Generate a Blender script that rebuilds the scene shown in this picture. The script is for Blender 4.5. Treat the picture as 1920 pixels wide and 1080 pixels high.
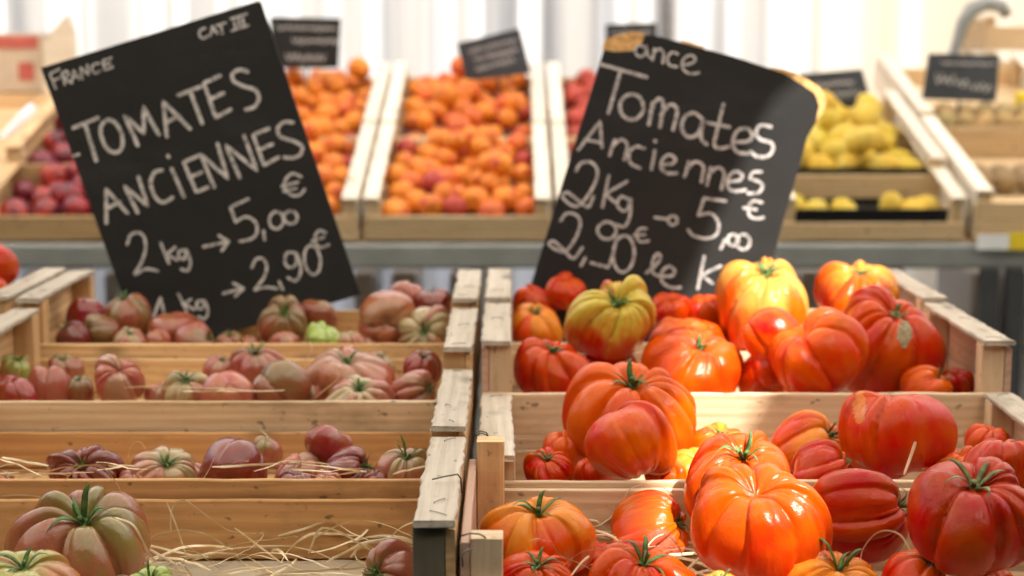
import bpy, bmesh, math, random
import numpy as np
from mathutils import Vector, Matrix, Euler

R = math.radians
sc = bpy.context.scene
col = sc.collection
for o in list(bpy.data.objects):
    bpy.data.objects.remove(o)

# ------------------------------------------------------------------ camera, sky, sun, exposure
FPX = 3100.0
PITCH = math.atan(450.0 / FPX)
CAMZ = 1.35
cam_d = bpy.data.cameras.new('camera')
cam_d.sensor_width = 36.0
cam_d.lens = FPX / 1920.0 * 36.0
cam_d.clip_start = 0.02
cam_d.clip_end = 2000
cam_d.dof.use_dof = True
cam_d.dof.focus_distance = 1.56
cam_d.dof.aperture_fstop = 4.6
cam = bpy.data.objects.new('camera', cam_d)
cam.location = (0, 0, CAMZ)
cam.rotation_euler = (math.pi / 2 - PITCH, 0, 0)
col.objects.link(cam)
sc.camera = cam

SUN = Vector((0.47, -0.62, 1.0)).normalized()          # direction towards the sun
world = bpy.data.worlds.new('World')
sc.world = world
world.use_nodes = True
wn = world.node_tree.nodes
sky = wn.new('ShaderNodeTexSky')
sky.sky_type = 'NISHITA'
sky.sun_disc = False
sky.air_density = 0.8
sky.dust_density = 4.5
sky.ozone_density = 0.4
sky.sun_elevation = math.asin(SUN.z)
sky.sun_rotation = math.atan2(SUN.x, SUN.y)
world.node_tree.links.new(sky.outputs[0], wn['Background'].inputs[0])
wn['Background'].inputs[1].default_value = 0.12
sun_d = bpy.data.lights.new('sun', 'SUN')
sun_d.energy = 3.4
sun_d.angle = R(0.9)
sun_d.color = (1.0, 0.94, 0.84)
sun = bpy.data.objects.new('sun', sun_d)
sun.rotation_euler = SUN.to_track_quat('Z', 'Y').to_euler()
sun.location = (2, -3, 6)
col.objects.link(sun)
sc.view_settings.view_transform = 'Standard'
sc.view_settings.look = 'None'
sc.view_settings.gamma = 1.0
sc.view_settings.use_curve_mapping = False
sc.view_settings.exposure = 1.75
sc.cycles.use_denoising = True
sc.cycles.max_bounces = 7
sc.cycles.adaptive_threshold = 0.02
sc.cycles.caustics_reflective = False
sc.cycles.caustics_refractive = False
sc.cycles.sample_clamp_indirect = 6.0

CP, SP = math.cos(PITCH), math.sin(PITCH)


def at(px, py, Y):
    """world point seen at photograph pixel (px,py) on the vertical plane at depth Y"""
    dx, dy = (px - 960.0) / FPX, (540.0 - py) / FPX
    d = Vector((dx, CP + dy * SP, -SP + dy * CP))
    return Vector((0, 0, CAMZ)) + d * (Y / d.y)


def scale_at(p):
    """metres per photograph pixel at a world point"""
    zc = p.y * CP - (p.z - CAMZ) * SP
    return zc / FPX


def topx(p):
    zc = p.y * CP - (p.z - CAMZ) * SP
    yc = p.y * SP + (p.z - CAMZ) * CP
    return 960 + FPX * p.x / zc, 540 - FPX * yc / zc


# ------------------------------------------------------------------ object helpers
def tag(o, label=None, cat=None, group=None, kind=None):
    if label: o['label'] = label
    if cat: o['category'] = cat
    if group: o['group'] = group
    if kind: o['kind'] = kind
    return o


def link(name, me, mat=None, parent=None, loc=(0, 0, 0), rot=(0, 0, 0)):
    o = bpy.data.objects.new(name, me)
    col.objects.link(o)
    o.location = loc
    o.rotation_euler = rot
    if parent is not None:
        o.parent = parent
    if mat is not None and me is not None and len(me.materials) == 0:
        me.materials.append(mat)
    return o


def empty(name, loc=(0, 0, 0), rot=(0, 0, 0)):
    o = bpy.data.objects.new(name, None)
    o.empty_display_size = 0.05
    o.location = loc
    o.rotation_euler = rot
    col.objects.link(o)
    return o


def mesh_from(name, verts, faces, smooth=False):
    me = bpy.data.meshes.new(name)
    me.from_pydata([tuple(v) for v in verts], [], [tuple(f) for f in faces])
    if smooth:
        me.polygons.foreach_set('use_smooth', np.ones(len(me.polygons), dtype=bool))
    me.update()
    return me


def grid_mesh(name, P, wrap_u=True, smooth=True):
    """P: (nv, nu, 3) rows of points; u wraps"""
    nv, nu, _ = P.shape
    idx = np.arange(nv * nu).reshape(nv, nu)
    if wrap_u:
        a = idx[:-1, :]; b = np.roll(idx, -1, 1)[:-1, :]; c = np.roll(idx, -1, 1)[1:, :]; d = idx[1:, :]
    else:
        a = idx[:-1, :-1]; b = idx[:-1, 1:]; c = idx[1:, 1:]; d = idx[1:, :-1]
    F = np.stack([a, d, c, b], -1).reshape(-1, 4)
    me = bpy.data.meshes.new(name)
    me.vertices.add(nv * nu)
    me.vertices.foreach_set('co', P.reshape(-1).astype(np.float32))
    me.loops.add(F.size)
    me.loops.foreach_set('vertex_index', F.reshape(-1).astype(np.int32))
    me.polygons.add(len(F))
    me.polygons.foreach_set('loop_start', np.arange(0, F.size, 4, dtype=np.int32))
    me.polygons.foreach_set('use_smooth', np.full(len(F), smooth, dtype=bool))
    me.update(calc_edges=True)
    return me


def tube_geo(pts, r, n=8, V=None, F=None, taper=None):
    V = [] if V is None else V
    F = [] if F is None else F
    pts = [Vector(p) for p in pts]
    base = len(V)
    up = Vector((0.13, 0.21, 1)).normalized()
    for i, p in enumerate(pts):
        t = (pts[min(i + 1, len(pts) - 1)] - pts[max(i - 1, 0)]).normalized()
        s = t.cross(up)
        if s.length < 1e-3: s = t.cross(Vector((1, 0, 0)))
        s.normalize(); u = s.cross(t)
        rr = r * (taper[i] if taper else 1)
        for k in range(n):
            a = 2 * math.pi * k / n
            V.append(p + (s * math.cos(a) + u * math.sin(a)) * rr)
    for i in range(len(pts) - 1):
        for k in range(n):
            a = base + i * n + k; b = base + i * n + (k + 1) % n
            F.append((a, b, b + n, a + n))
    F.append(tuple(base + k for k in reversed(range(n))))
    F.append(tuple(base + (len(pts) - 1) * n + k for k in range(n)))
    return V, F


# ------------------------------------------------------------------ materials
def new_mat(name):
    m = bpy.data.materials.new(name)
    m.use_nodes = True
    nt = m.node_tree
    return m, nt, nt.nodes, nt.links, nt.nodes['Principled BSDF']


def ramp(N, stops):
    r = N.new('ShaderNodeValToRGB')
    e = r.color_ramp.elements
    while len(e) < len(stops): e.new(0.5)
    for i, (p, c) in enumerate(stops):
        e[i].position = p
        e[i].color = (c[0], c[1], c[2], 1) if not isinstance(c, (int, float)) else (c, c, c, 1)
    return r


def mixc(N, L, fac, a, b, mode='MIX'):
    m = N.new('ShaderNodeMix'); m.data_type = 'RGBA'; m.blend_type = mode
    if isinstance(fac, (int, float)): m.inputs[0].default_value = fac
    else: L.new(fac, m.inputs[0])
    for v, i in ((a, 6), (b, 7)):
        if isinstance(v, tuple): m.inputs[i].default_value = (v[0], v[1], v[2], 1)
        else: L.new(v, m.inputs[i])
    return m.outputs[2]


def math_node(N, L, op, a, b=None, clamp=False):
    m = N.new('ShaderNodeMath'); m.operation = op; m.use_clamp = clamp
    for v, i in ((a, 0), (b, 1)):
        if v is None: continue
        if isinstance(v, (int, float)): m.inputs[i].default_value = v
        else: L.new(v, m.inputs[i])
    return m.outputs[0]


def wood_mat(name, light, dark, stain=0.35, rough=0.62, grain=1.0, dirt=(0.09, 0.06, 0.035), ring=1.0):
    m, nt, N, L, B = new_mat(name)
    tc = N.new('ShaderNodeTexCoord'); oi = N.new('ShaderNodeObjectInfo')
    off = N.new('ShaderNodeVectorMath'); off.operation = 'SCALE'
    off.inputs[0].default_value = (37.0, 91.0, 53.0); L.new(oi.outputs['Random'], off.inputs['Scale'])
    add = N.new('ShaderNodeVectorMath'); add.operation = 'ADD'
    L.new(tc.outputs['Object'], add.inputs[0]); L.new(off.outputs[0], add.inputs[1])
    def mp(sx, sy, sz):
        k = N.new('ShaderNodeMapping'); k.inputs['Scale'].default_value = (sx, sy, sz)
        L.new(add.outputs[0], k.inputs[0]); return k.outputs[0]
    def noise(vec, s, d=4, r=0.6, dist=0.0):
        k = N.new('ShaderNodeTexNoise'); k.inputs['Scale'].default_value = s; k.inputs['Detail'].default_value = d
        k.inputs['Roughness'].default_value = r; k.inputs['Distortion'].default_value = dist
        L.new(vec, k.inputs['Vector']); return k.outputs[0]
    # growth rings running along the board, warped by slow noise
    warp = noise(mp(3, 10, 10), 1.0, 2)
    wv = N.new('ShaderNodeTexWave'); wv.wave_type = 'BANDS'; wv.bands_direction = 'Y'
    wv.inputs['Scale'].default_value = 38; wv.inputs['Distortion'].default_value = 9.0
    wv.inputs['Detail'].default_value = 2; wv.inputs['Detail Scale'].default_value = 0.6
    L.new(mp(0.07, 0.7, 0.7), wv.inputs['Vector'])
    fine = noise(mp(14, 330, 330), 1.0, 3, 0.7)
    streak = noise(mp(4, 75, 75), 1.0, 3, 0.6, 0.3)
    blotch = noise(mp(11, 20, 20), 1.0, 4, 0.62)
    g1 = math_node(N, L, 'MULTIPLY', wv.outputs['Fac'], 0.20 * ring)
    g2 = math_node(N, L, 'MULTIPLY', streak, 0.75)
    g3 = math_node(N, L, 'ADD', g1, g2)
    g4 = math_node(N, L, 'MULTIPLY', fine, 0.35 * grain)
    g5 = math_node(N, L, 'ADD', g3, g4)
    rp = ramp(N, [(0.36, light), (0.90, dark)])
    L.new(g5, rp.inputs[0])
    c = rp.outputs[0]
    # tone differs from board to board
    hs = N.new('ShaderNodeHueSaturation'); L.new(c, hs.inputs['Color'])
    v = math_node(N, L, 'MULTIPLY_ADD', oi.outputs['Random'], 0.28); 
    v.node.inputs[2].default_value = 0.86
    L.new(v, hs.inputs['Value'])
    c = hs.outputs[0]
    # handling dirt and damp stains with shapes of their own
    rs = ramp(N, [(0.52, 0.0), (0.72, 1.0)]); L.new(blotch, rs.inputs[0])
    c = mixc(N, L, math_node(N, L, 'MULTIPLY', rs.outputs[0], stain), c, tuple(x * 0.5 for x in dark))
    spots = noise(mp(60, 90, 90), 1.0, 2, 0.5)
    rk = ramp(N, [(0.67, 0.0), (0.74, 1.0)]); L.new(spots, rk.inputs[0])
    c = mixc(N, L, math_node(N, L, 'MULTIPLY', rk.outputs[0], 0.7), c, dirt)
    vo = N.new('ShaderNodeTexVoronoi'); vo.inputs['Scale'].default_value = 1.0; L.new(mp(5.5, 13, 13), vo.inputs['Vector'])
    kn = ramp(N, [(0.045, 1.0), (0.11, 0.35), (0.16, 0.0)]); L.new(vo.outputs['Distance'], kn.inputs[0])
    c = mixc(N, L, math_node(N, L, 'MULTIPLY', kn.outputs[0], 0.8), c, tuple(x * 0.28 for x in dark))
    L.new(c, B.inputs['Base Color'])
    B.inputs['Roughness'].default_value = rough
    B.inputs['Specular IOR Level'].default_value = 0.3
    bp = N.new('ShaderNodeBump'); bp.inputs['Strength'].default_value = 0.55; bp.inputs['Distance'].default_value = 0.0012
    L.new(g5, bp.inputs['Height']); L.new(bp.outputs[0], B.inputs['Normal'])
    return m


W_PALE = wood_mat('pale_poplar', (0.78, 0.60, 0.41), (0.56, 0.38, 0.21), stain=0.55)
W_CAP = wood_mat('weathered_top_slat', (0.56, 0.49, 0.41), (0.33, 0.27, 0.20), stain=0.55, rough=0.8, ring=0.5)
W_MID = wood_mat('honey_pine', (0.78, 0.54, 0.29), (0.56, 0.33, 0.145), stain=0.55)
W_ORANGE = wood_mat('orange_pine', (0.74, 0.42, 0.18), (0.50, 0.25, 0.095), stain=0.55)
W_GREY = wood_mat('grey_weathered_wood', (0.20, 0.17, 0.12), (0.10, 0.085, 0.06), stain=0.5, rough=0.8)
W_PINK = wood_mat('pinkish_poplar', (0.60, 0.40, 0.30), (0.45, 0.27, 0.18), stain=0.25)
W_BG = wood_mat('blond_crate_wood', (0.80, 0.60, 0.36), (0.62, 0.42, 0.22), stain=0.15)
W_BGP = wood_mat('white_crate_wood', (0.88, 0.80, 0.66), (0.74, 0.62, 0.46), stain=0.12)


def simple_mat(name, c, rough=0.6, metal=0.0, noise_amt=0.12, scale=30, bump=0.0, spec=0.4):
    m, nt, N, L, B = new_mat(name)
    tc = N.new('ShaderNodeTexCoord')
    n = N.new('ShaderNodeTexNoise'); n.inputs['Scale'].default_value = scale; n.inputs['Detail'].default_value = 5
    L.new(tc.outputs['Object'], n.inputs['Vector'])
    lo = tuple(max(0, x * (1 - noise_amt)) for x in c); hi = tuple(min(1, x * (1 + noise_amt)) for x in c)
    rp = ramp(N, [(0.3, lo), (0.7, hi)]); L.new(n.outputs[0], rp.inputs[0])
    L.new(rp.outputs[0], B.inputs['Base Color'])
    B.inputs['Roughness'].default_value = rough; B.inputs['Metallic'].default_value = metal
    B.inputs['Specular IOR Level'].default_value = spec
    if bump:
        bp = N.new('ShaderNodeBump'); bp.inputs['Strength'].default_value = bump; bp.inputs['Distance'].default_value = 0.002
        L.new(n.outputs[0], bp.inputs['Height']); L.new(bp.outputs[0], B.inputs['Normal'])
    return m


def tomato_mat():
    """skin colour comes from each object's own colour and from its shoulder_color / shoulder properties"""
    m, nt, N, L, B = new_mat('tomato_skin')
    tc = N.new('ShaderNodeTexCoord'); oi = N.new('ShaderNodeObjectInfo')
    def attr(name, typ):
        a = N.new('ShaderNodeAttribute'); a.attribute_type = typ; a.attribute_name = name; return a
    sh = attr('shoulder_color', 'OBJECT'); shs = attr('shoulder', 'OBJECT')
    pol = attr('polar', 'GEOMETRY'); lob = attr('lobe', 'GEOMETRY'); gro = attr('groove', 'GEOMETRY')
    off = N.new('ShaderNodeVectorMath'); off.operation = 'SCALE'
    off.inputs[0].default_value = (17.0, 31.0, 23.0); L.new(oi.outputs['Random'], off.inputs['Scale'])
    add = N.new('ShaderNodeVectorMath'); add.operation = 'ADD'
    L.new(tc.outputs['Object'], add.inputs[0]); L.new(off.outputs[0], add.inputs[1])
    def noise(sx, sz, d=3, r=0.55):
        k = N.new('ShaderNodeMapping'); k.inputs['Scale'].default_value = (sx, sx, sz); L.new(add.outputs[0], k.inputs[0])
        n = N.new('ShaderNodeTexNoise'); n.inputs['Scale'].default_value = 1; n.inputs['Detail'].default_value = d
        n.inputs['Roughness'].default_value = r
        L.new(k.outputs[0], n.inputs['Vector']); return n.outputs[0]
    n_big = noise(1.6, 1.2, 2); n_str = noise(9.0, 1.4, 4); n_fine = noise(60, 24, 2)
    # ripeness: 0 at the shoulders, 1 towards the blossom end; streaky edge, differs between lobes
    e = math_node(N, L, 'MULTIPLY', n_str, 0.36)
    e2 = math_node(N, L, 'MULTIPLY', lob.outputs['Fac'], 0.8)
    e3 = math_node(N, L, 'MULTIPLY', n_big, 0.55)
    # threshold shifts with the shoulder strength
    t = math_node(N, L, 'MULTIPLY', shs.outputs['Fac'], 0.60)
    s2 = math_node(N, L, 'SUBTRACT', math_node(N, L, 'ADD', pol.outputs['Fac'], math_node(N, L, 'ADD', e, math_node(N, L, 'ADD', e2, e3))), t)
    mr = N.new('ShaderNodeMapRange'); mr.interpolation_type = 'SMOOTHSTEP'
    mr.inputs['From Min'].default_value = 0.60; mr.inputs['From Max'].default_value = 1.0
    L.new(s2, mr.inputs['Value'])
    base = oi.outputs['Color']
    hs = N.new('ShaderNodeHueSaturation'); L.new(base, hs.inputs['Color'])
    hue = math_node(N, L, 'MULTIPLY_ADD', n_big, 0.06); hue.node.inputs[2].default_value = 0.476
    L.new(hue, hs.inputs['Hue'])
    val = math_node(N, L, 'MULTIPLY_ADD', n_str, 0.3); val.node.inputs[2].default_value = 0.85
    L.new(val, hs.inputs['Value'])
    c = mixc(N, L, mr.outputs[0], sh.outputs['Color'], hs.outputs[0])
    # tiny pale specks in the skin and corky lines in the deepest folds
    rk = ramp(N, [(0.66, 0.0), (0.74, 1.0)]); L.new(n_fine, rk.inputs[0])
    c = mixc(N, L, math_node(N, L, 'MULTIPLY', rk.outputs[0], 0.14), c, (0.72, 0.30, 0.05))
    rc = ramp(N, [(0.035, 1.0), (0.10, 0.0)])
    L.new(math_node(N, L, 'ADD', pol.outputs['Fac'], math_node(N, L, 'MULTIPLY_ADD', n_str, 0.08)), rc.inputs[0])
    c = mixc(N, L, math_node(N, L, 'MULTIPLY', rc.outputs[0], 0.8), c, (0.20, 0.17, 0.04))
    n_scar = noise(3.4, 2.4, 5, 0.72)
    rsx = ramp(N, [(0.665, 0.0), (0.70, 1.0)]); L.new(n_scar, rsx.inputs[0])
    c = mixc(N, L, math_node(N, L, 'MULTIPLY', rsx.outputs[0], 0.5), c, (0.36, 0.12, 0.03))
    L.new(c, B.inputs['Base Color'])
    B.inputs['Roughness'].default_value = 0.2
    B.inputs['Specular IOR Level'].default_value = 0.24
    rr = math_node(N, L, 'ADD', math_node(N, L, 'MULTIPLY', rsx.outputs[0], 0.3), math_node(N, L, 'MULTIPLY_ADD', noise(5, 4, 4), 0.30)); rr.node.inputs[1].links[0].from_node.inputs[2].default_value = 0.06
    L.new(rr, B.inputs['Roughness'])
    B.inputs['Subsurface Weight'].default_value = 0.06
    B.inputs['Subsurface Radius'].default_value = (1.0, 0.25, 0.08)
    B.inputs['Subsurface Scale'].default_value = 0.008
    bp = N.new('ShaderNodeBump'); bp.inputs['Strength'].default_value = 0.11; bp.inputs['Distance'].default_value = 0.02
    hgt = math_node(N, L, 'ADD', math_node(N, L, 'MULTIPLY', n_str, 1.0), math_node(N, L, 'MULTIPLY', n_fine, 0.16))
    L.new(hgt, bp.inputs['Height']); L.new(bp.outputs[0], B.inputs['Normal'])
    return m


def fruit_mat(name, rough, blush, speck=0.0, bump=0.1, blush_at=(0.5, 0.68)):
    m, nt, N, L, B = new_mat(name)
    tc = N.new('ShaderNodeTexCoord'); oi = N.new('ShaderNodeObjectInfo')
    off = N.new('ShaderNodeVectorMath'); off.operation = 'SCALE'
    off.inputs[0].default_value = (17.0, 31.0, 23.0); L.new(oi.outputs['Random'], off.inputs['Scale'])
    add = N.new('ShaderNodeVectorMath'); add.operation = 'ADD'
    L.new(tc.outputs['Object'], add.inputs[0]); L.new(off.outputs[0], add.inputs[1])
    n = N.new('ShaderNodeTexNoise'); n.inputs['Scale'].default_value = 0.9; n.inputs['Detail'].default_value = 2
    L.new(add.outputs[0], n.inputs['Vector'])
    f = N.new('ShaderNodeTexNoise'); f.inputs['Scale'].default_value = 26; f.inputs['Detail'].default_value = 2
    L.new(add.outputs[0], f.inputs['Vector'])
    rp = ramp(N, [(blush_at[0], 0.0), (blush_at[1], 1.0)]); L.new(n.outputs[0], rp.inputs[0])
    c = mixc(N, L, rp.outputs[0], oi.outputs['Color'], blush)
    rk = ramp(N, [(0.6, 0.0), (0.75, 1.0)]); L.new(f.outputs[0], rk.inputs[0])
    c = mixc(N, L, math_node(N, L, 'MULTIPLY', rk.outputs[0], speck), c, (0.35, 0.2, 0.08))
    L.new(c, B.inputs['Base Color']); B.inputs['Roughness'].default_value = rough
    B.inputs['Subsurface Weight'].default_value = 0.08; B.inputs['Subsurface Radius'].default_value = (1, 0.4, 0.1)
    B.inputs['Subsurface Scale'].default_value = 0.005
    bp = N.new('ShaderNodeBump'); bp.inputs['Strength'].default_value = bump; bp.inputs['Distance'].default_value = 0.02
    L.new(f.outputs[0], bp.inputs['Height']); L.new(bp.outputs[0], B.inputs['Normal'])
    return m


M_TOM = tomato_mat()
M_TOMP = M_TOM.copy(); M_TOMP.name = 'glossy_purple_tomato_skin'
M_TOMP.node_tree.nodes['Principled BSDF'].inputs['Specular IOR Level'].default_value = 0.55
M_TOMP.node_tree.nodes['Principled BSDF'].inputs['Coat Weight'].default_value = 0.3
M_TOMP.node_tree.nodes['Principled BSDF'].inputs['Coat Roughness'].default_value = 0.08
M_APR = fruit_mat('apricot_skin', 0.55, (0.55, 0.07, 0.015), speck=0.2, blush_at=(0.50, 0.68))
M_PLUM = fruit_mat('plum_skin', 0.3, (0.12, 0.01, 0.02), speck=0.05, blush_at=(0.42, 0.62))
M_LEMON = fruit_mat('lemon_peel', 0.42, (0.82, 0.62, 0.12), speck=0.0, bump=0.5)
M_KIWI = fruit_mat('kiwi_skin', 0.8, (0.45, 0.30, 0.12), speck=0.4, bump=0.6)
M_GREEN = simple_mat('calyx_green', (0.075, 0.15, 0.03), 0.5, noise_amt=0.5, scale=9)
M_DRYGREEN = simple_mat('dry_calyx', (0.16, 0.17, 0.06), 0.6, noise_amt=0.5, scale=9)
M_WIRE = simple_mat('staple_wire', (0.16, 0.15, 0.14), 0.45, metal=0.8)
M_CHALK = simple_mat('chalk_marker', (0.60, 0.58, 0.56), 0.8, noise_amt=0.32, scale=70)
M_CHALK2 = simple_mat('bright_chalk_marker', (0.52, 0.50, 0.49), 0.8, noise_amt=0.32, scale=70)
for _m in (M_CHALK, M_CHALK2):                 # dry strokes: the black face shows through in specks
    _N, _L = _m.node_tree.nodes, _m.node_tree.links
    _B = _N['Principled BSDF']; _src = _B.inputs['Base Color'].links[0].from_socket
    _t = _N.new('ShaderNodeTexCoord'); _n = _N.new('ShaderNodeTexNoise'); _n.inputs['Scale'].default_value = 260; _n.inputs['Detail'].default_value = 3
    _L.new(_t.outputs['Object'], _n.inputs['Vector'])
    _r = ramp(_N, [(0.38, 1.0), (0.47, 0.0)]); _L.new(_n.outputs[0], _r.inputs[0])
    _L.new(mixc(_N, _L, math_node(_N, _L, 'MULTIPLY', _r.outputs[0], 0.7), _src, (0.02, 0.018, 0.016)), _B.inputs['Base Color'])
M_TORN = simple_mat('torn_fibreboard', (0.72, 0.42, 0.16), 0.85, noise_amt=0.35, scale=90, bump=0.6)
M_PAPER = simple_mat('grey_packing_paper', (0.44, 0.36, 0.26), 0.85, noise_amt=0.1, scale=20)
M_STEEL = simple_mat('grey_painted_steel', (0.27, 0.28, 0.265), 0.5, metal=0.2, noise_amt=0.12, scale=14)
M_DKSTEEL = simple_mat('dark_steel', (0.07, 0.073, 0.075), 0.5, metal=0.3)
M_BLACKPL = simple_mat('black_tray_plastic', (0.012, 0.012, 0.013), 0.35)
M_TRAY = simple_mat('plum_tray_card', (0.16, 0.06, 0.05), 0.7)
M_CARTON = simple_mat('kraft_carton', (0.60, 0.47, 0.34), 0.8, noise_amt=0.08)
M_REDINK = simple_mat('red_carton_print', (0.52, 0.12, 0.09), 0.8)
M_WHITEPL = simple_mat('white_plastic', (0.80, 0.81, 0.82), 0.45, noise_amt=0.04)
M_YELLOW = simple_mat('yellow_card', (0.80, 0.60, 0.03), 0.5, noise_amt=0.05)
M_POLE = simple_mat('aluminium_pole', (0.34, 0.34, 0.33), 0.4, metal=0.5)
M_ASPHALT = simple_mat('asphalt', (0.055, 0.054, 0.052), 0.9, noise_amt=0.35, scale=60, bump=0.6)


def slate_mat(name, c, sheen):
    m, nt, N, L, B = new_mat(name)
    tc = N.new('ShaderNodeTexCoord')
    n = N.new('ShaderNodeTexNoise'); n.inputs['Scale'].default_value = 7; n.inputs['Detail'].default_value = 6
    n.inputs['Roughness'].default_value = 0.7
    k = N.new('ShaderNodeMapping'); k.inputs['Scale'].default_value = (1.0, 1.0, 0.5); L.new(tc.outputs['Object'], k.inputs[0])
    L.new(k.outputs[0], n.inputs['Vector'])
    rp = ramp(N, [(0.4, c), (0.8, tuple(x * 2.2 + 0.004 for x in c))]); L.new(n.outputs[0], rp.inputs[0])
    n2 = N.new('ShaderNodeTexNoise'); n2.inputs['Scale'].default_value = 3.2; n2.inputs['Detail'].default_value = 8; n2.inputs['Roughness'].default_value = 0.75
    k2 = N.new('ShaderNodeMapping'); k2.inputs['Scale'].default_value = (1.0, 1.0, 3.2); k2.inputs['Rotation'].default_value = (0, 0.5, 0)
    L.new(tc.outputs['Object'], k2.inputs[0]); L.new(k2.outputs[0], n2.inputs['Vector'])
    r2 = ramp(N, [(0.52, 0.0), (0.75, 1.0)]); L.new(n2.outputs[0], r2.inputs[0])
    L.new(mixc(N, L, math_node(N, L, 'MULTIPLY', r2.outputs[0], 0.05), rp.outputs[0], (0.30, 0.29, 0.29)), B.inputs['Base Color'])
    rr = ramp(N, [(0.3, sheen), (0.7, sheen + 0.2)]); L.new(n.outputs[0], rr.inputs[0]); L.new(rr.outputs[0], B.inputs['Roughness'])
    B.inputs['Specular IOR Level'].default_value = 0.5
    return m


M_SLATE = slate_mat('black_slate_paint', (0.0038, 0.0036, 0.0036), 0.60)
M_SLATE_B = slate_mat('bluish_slate_paint', (0.030, 0.034, 0.040), 0.5)


def cloth_mat(name, c, trans, stripe=None, sscale=5.2, det=1.5):
    m, nt, N, L, B = new_mat(name)
    N.remove(B)
    out = N['Material Output']
    tc = N.new('ShaderNodeTexCoord')
    n = N.new('ShaderNodeTexNoise'); n.inputs['Scale'].default_value = 2.2; n.inputs['Detail'].default_value = 4
    L.new(tc.outputs['Object'], n.inputs['Vector'])
    rp = ramp(N, [(0.3, tuple(x * 0.93 for x in c)), (0.7, c)]); L.new(n.outputs[0], rp.inputs[0])
    cc = rp.outputs[0]
    if stripe:                                 # uneven stripes: painted pleat shading on curtains, added highlight streaks on the awning
        k = N.new('ShaderNodeMapping'); k.inputs['Scale'].default_value = (1, 0, 0); L.new(tc.outputs['Object'], k.inputs[0])
        w = N.new('ShaderNodeTexNoise'); w.inputs['Scale'].default_value = sscale; w.inputs['Detail'].default_value = det
        L.new(k.outputs[0], w.inputs['Vector'])
        r2 = ramp(N, [(0.46, 0.0), (0.52, 1.0)]); L.new(w.outputs[0], r2.inputs[0])
        cc = mixc(N, L, r2.outputs[0], cc, stripe)
    d = N.new('ShaderNodeBsdfDiffuse'); t = N.new('ShaderNodeBsdfTranslucent'); mx = N.new('ShaderNodeMixShader')
    L.new(cc, d.inputs[0]); L.new(cc, t.inputs[0])
    mx.inputs[0].default_value = trans
    L.new(d.outputs[0], mx.inputs[1]); L.new(t.outputs[0], mx.inputs[2]); L.new(mx.outputs[0], out.inputs[0])
    return m


M_CANOPY = cloth_mat('cream_awning_cloth', (0.93, 0.89, 0.82), 0.66, (0.30, 0.32, 0.26), 2.4, 0.5)  # dark stripes added so the tomatoes reflect streaks of light
M_CANOPYW = cloth_mat('white_awning_cloth', (0.95, 0.93, 0.89), 0.7)
M_CURTAIN = cloth_mat('white_side_curtain', (0.90, 0.885, 0.85), 0.5, (0.52, 0.495, 0.46), 6.5)  # stripe colour paints the light and dark of the pleats
M_CREAM = cloth_mat('cream_side_curtain', (0.84, 0.75, 0.60), 0.45, (0.66, 0.56, 0.42))


def straw_mat():
    m, nt, N, L, B = new_mat('wood_wool')
    g = N.new('ShaderNodeTexCoord'); n = N.new('ShaderNodeTexNoise'); n.inputs['Scale'].default_value = 45
    L.new(g.outputs['Object'], n.inputs['Vector'])
    rp = ramp(N, [(0.35, (0.62, 0.45, 0.23)), (0.65, (0.84, 0.71, 0.49))]); L.new(n.outputs[0], rp.inputs[0])
    L.new(rp.outputs[0], B.inputs['Base Color']); B.inputs['Roughness'].default_value = 0.6
    return m


M_STRAW = straw_mat()

# ------------------------------------------------------------------ the ground
g = mesh_from('ground', [(-300, -300, 0), (300, -300, 0), (300, 300, 0), (-300, 300, 0)], [(0, 1, 2, 3)])
tag(link('ground', g, M_ASPHALT), 'grey asphalt ground under the market stalls', None, None, 'structure')

# ------------------------------------------------------------------ house fronts added unseen behind the viewer to keep reflections dark
def house(label, x0, x1, y, h, mat, seed):
    rng = random.Random(seed)
    e = empty('added_house', (0, y, 0)); tag(e, label, 'house', 'added houses behind the viewer')
    def bx(name, a, b, c, d, z0, z1, mt):
        V = [(x, yy, z) for x in (a, b) for yy in (c, d) for z in (z0, z1)]
        return link(name, mesh_from(name, V, [(0, 1, 3, 2), (4, 6, 7, 5), (0, 4, 5, 1), (2, 3, 7, 6), (0, 2, 6, 4), (1, 5, 7, 3)]), mt, e)
    bx('wall', x0, x1, -6, 0, 0, h, mat)
    bx('cornice', x0 + .02, x1 - .02, .002, .25, h - .4, h - .05, M_STONE)
    n = int((x1 - x0) / 2.2)
    for f in range(int(h / 3)):
        for k in range(n):
            xc = x0 + (k + .5) * (x1 - x0) / n
            z0 = .1 if f == 0 else f * 3 + .6
            w = bx('window', xc - .5, xc + .5, .004, .03, z0, f * 3 + 2.4, M_PANE)
            bx('window_sill', xc - .6, xc + .6, .004, .16, z0 - .09, z0 - .004, M_STONE)
            bx('shutter', xc - 1.0, xc - .52, .004, .06, z0, f * 3 + 2.4, M_SHUTTER)
            bx('shutter', xc + .52, xc + 1.0, .004, .06, z0, f * 3 + 2.4, M_SHUTTER)


M_STONE = simple_mat('house_stone', (0.30, 0.26, 0.21), 0.85, noise_amt=0.15, scale=4)
M_PLASTER = simple_mat('ochre_plaster', (0.24, 0.18, 0.12), 0.9, noise_amt=0.15, scale=3)
M_PLASTER2 = simple_mat('brown_plaster', (0.18, 0.13, 0.10), 0.9, noise_amt=0.15, scale=3)
M_PANE = simple_mat('window_glass', (0.02, 0.025, 0.03), 0.1)
M_SHUTTER = simple_mat('shutter_paint', (0.08, 0.10, 0.10), 0.6)
house('ochre plastered house with shutters added unseen behind the viewer', -7.5, -0.1, -4.6, 7.5, M_PLASTER, 1)
house('brown plastered house with shutters added unseen behind the viewer', 0.1, 8.5, -4.6, 6.3, M_PLASTER2, 2)

# ------------------------------------------------------------------ planks and crates
plank_cache = {}


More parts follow.
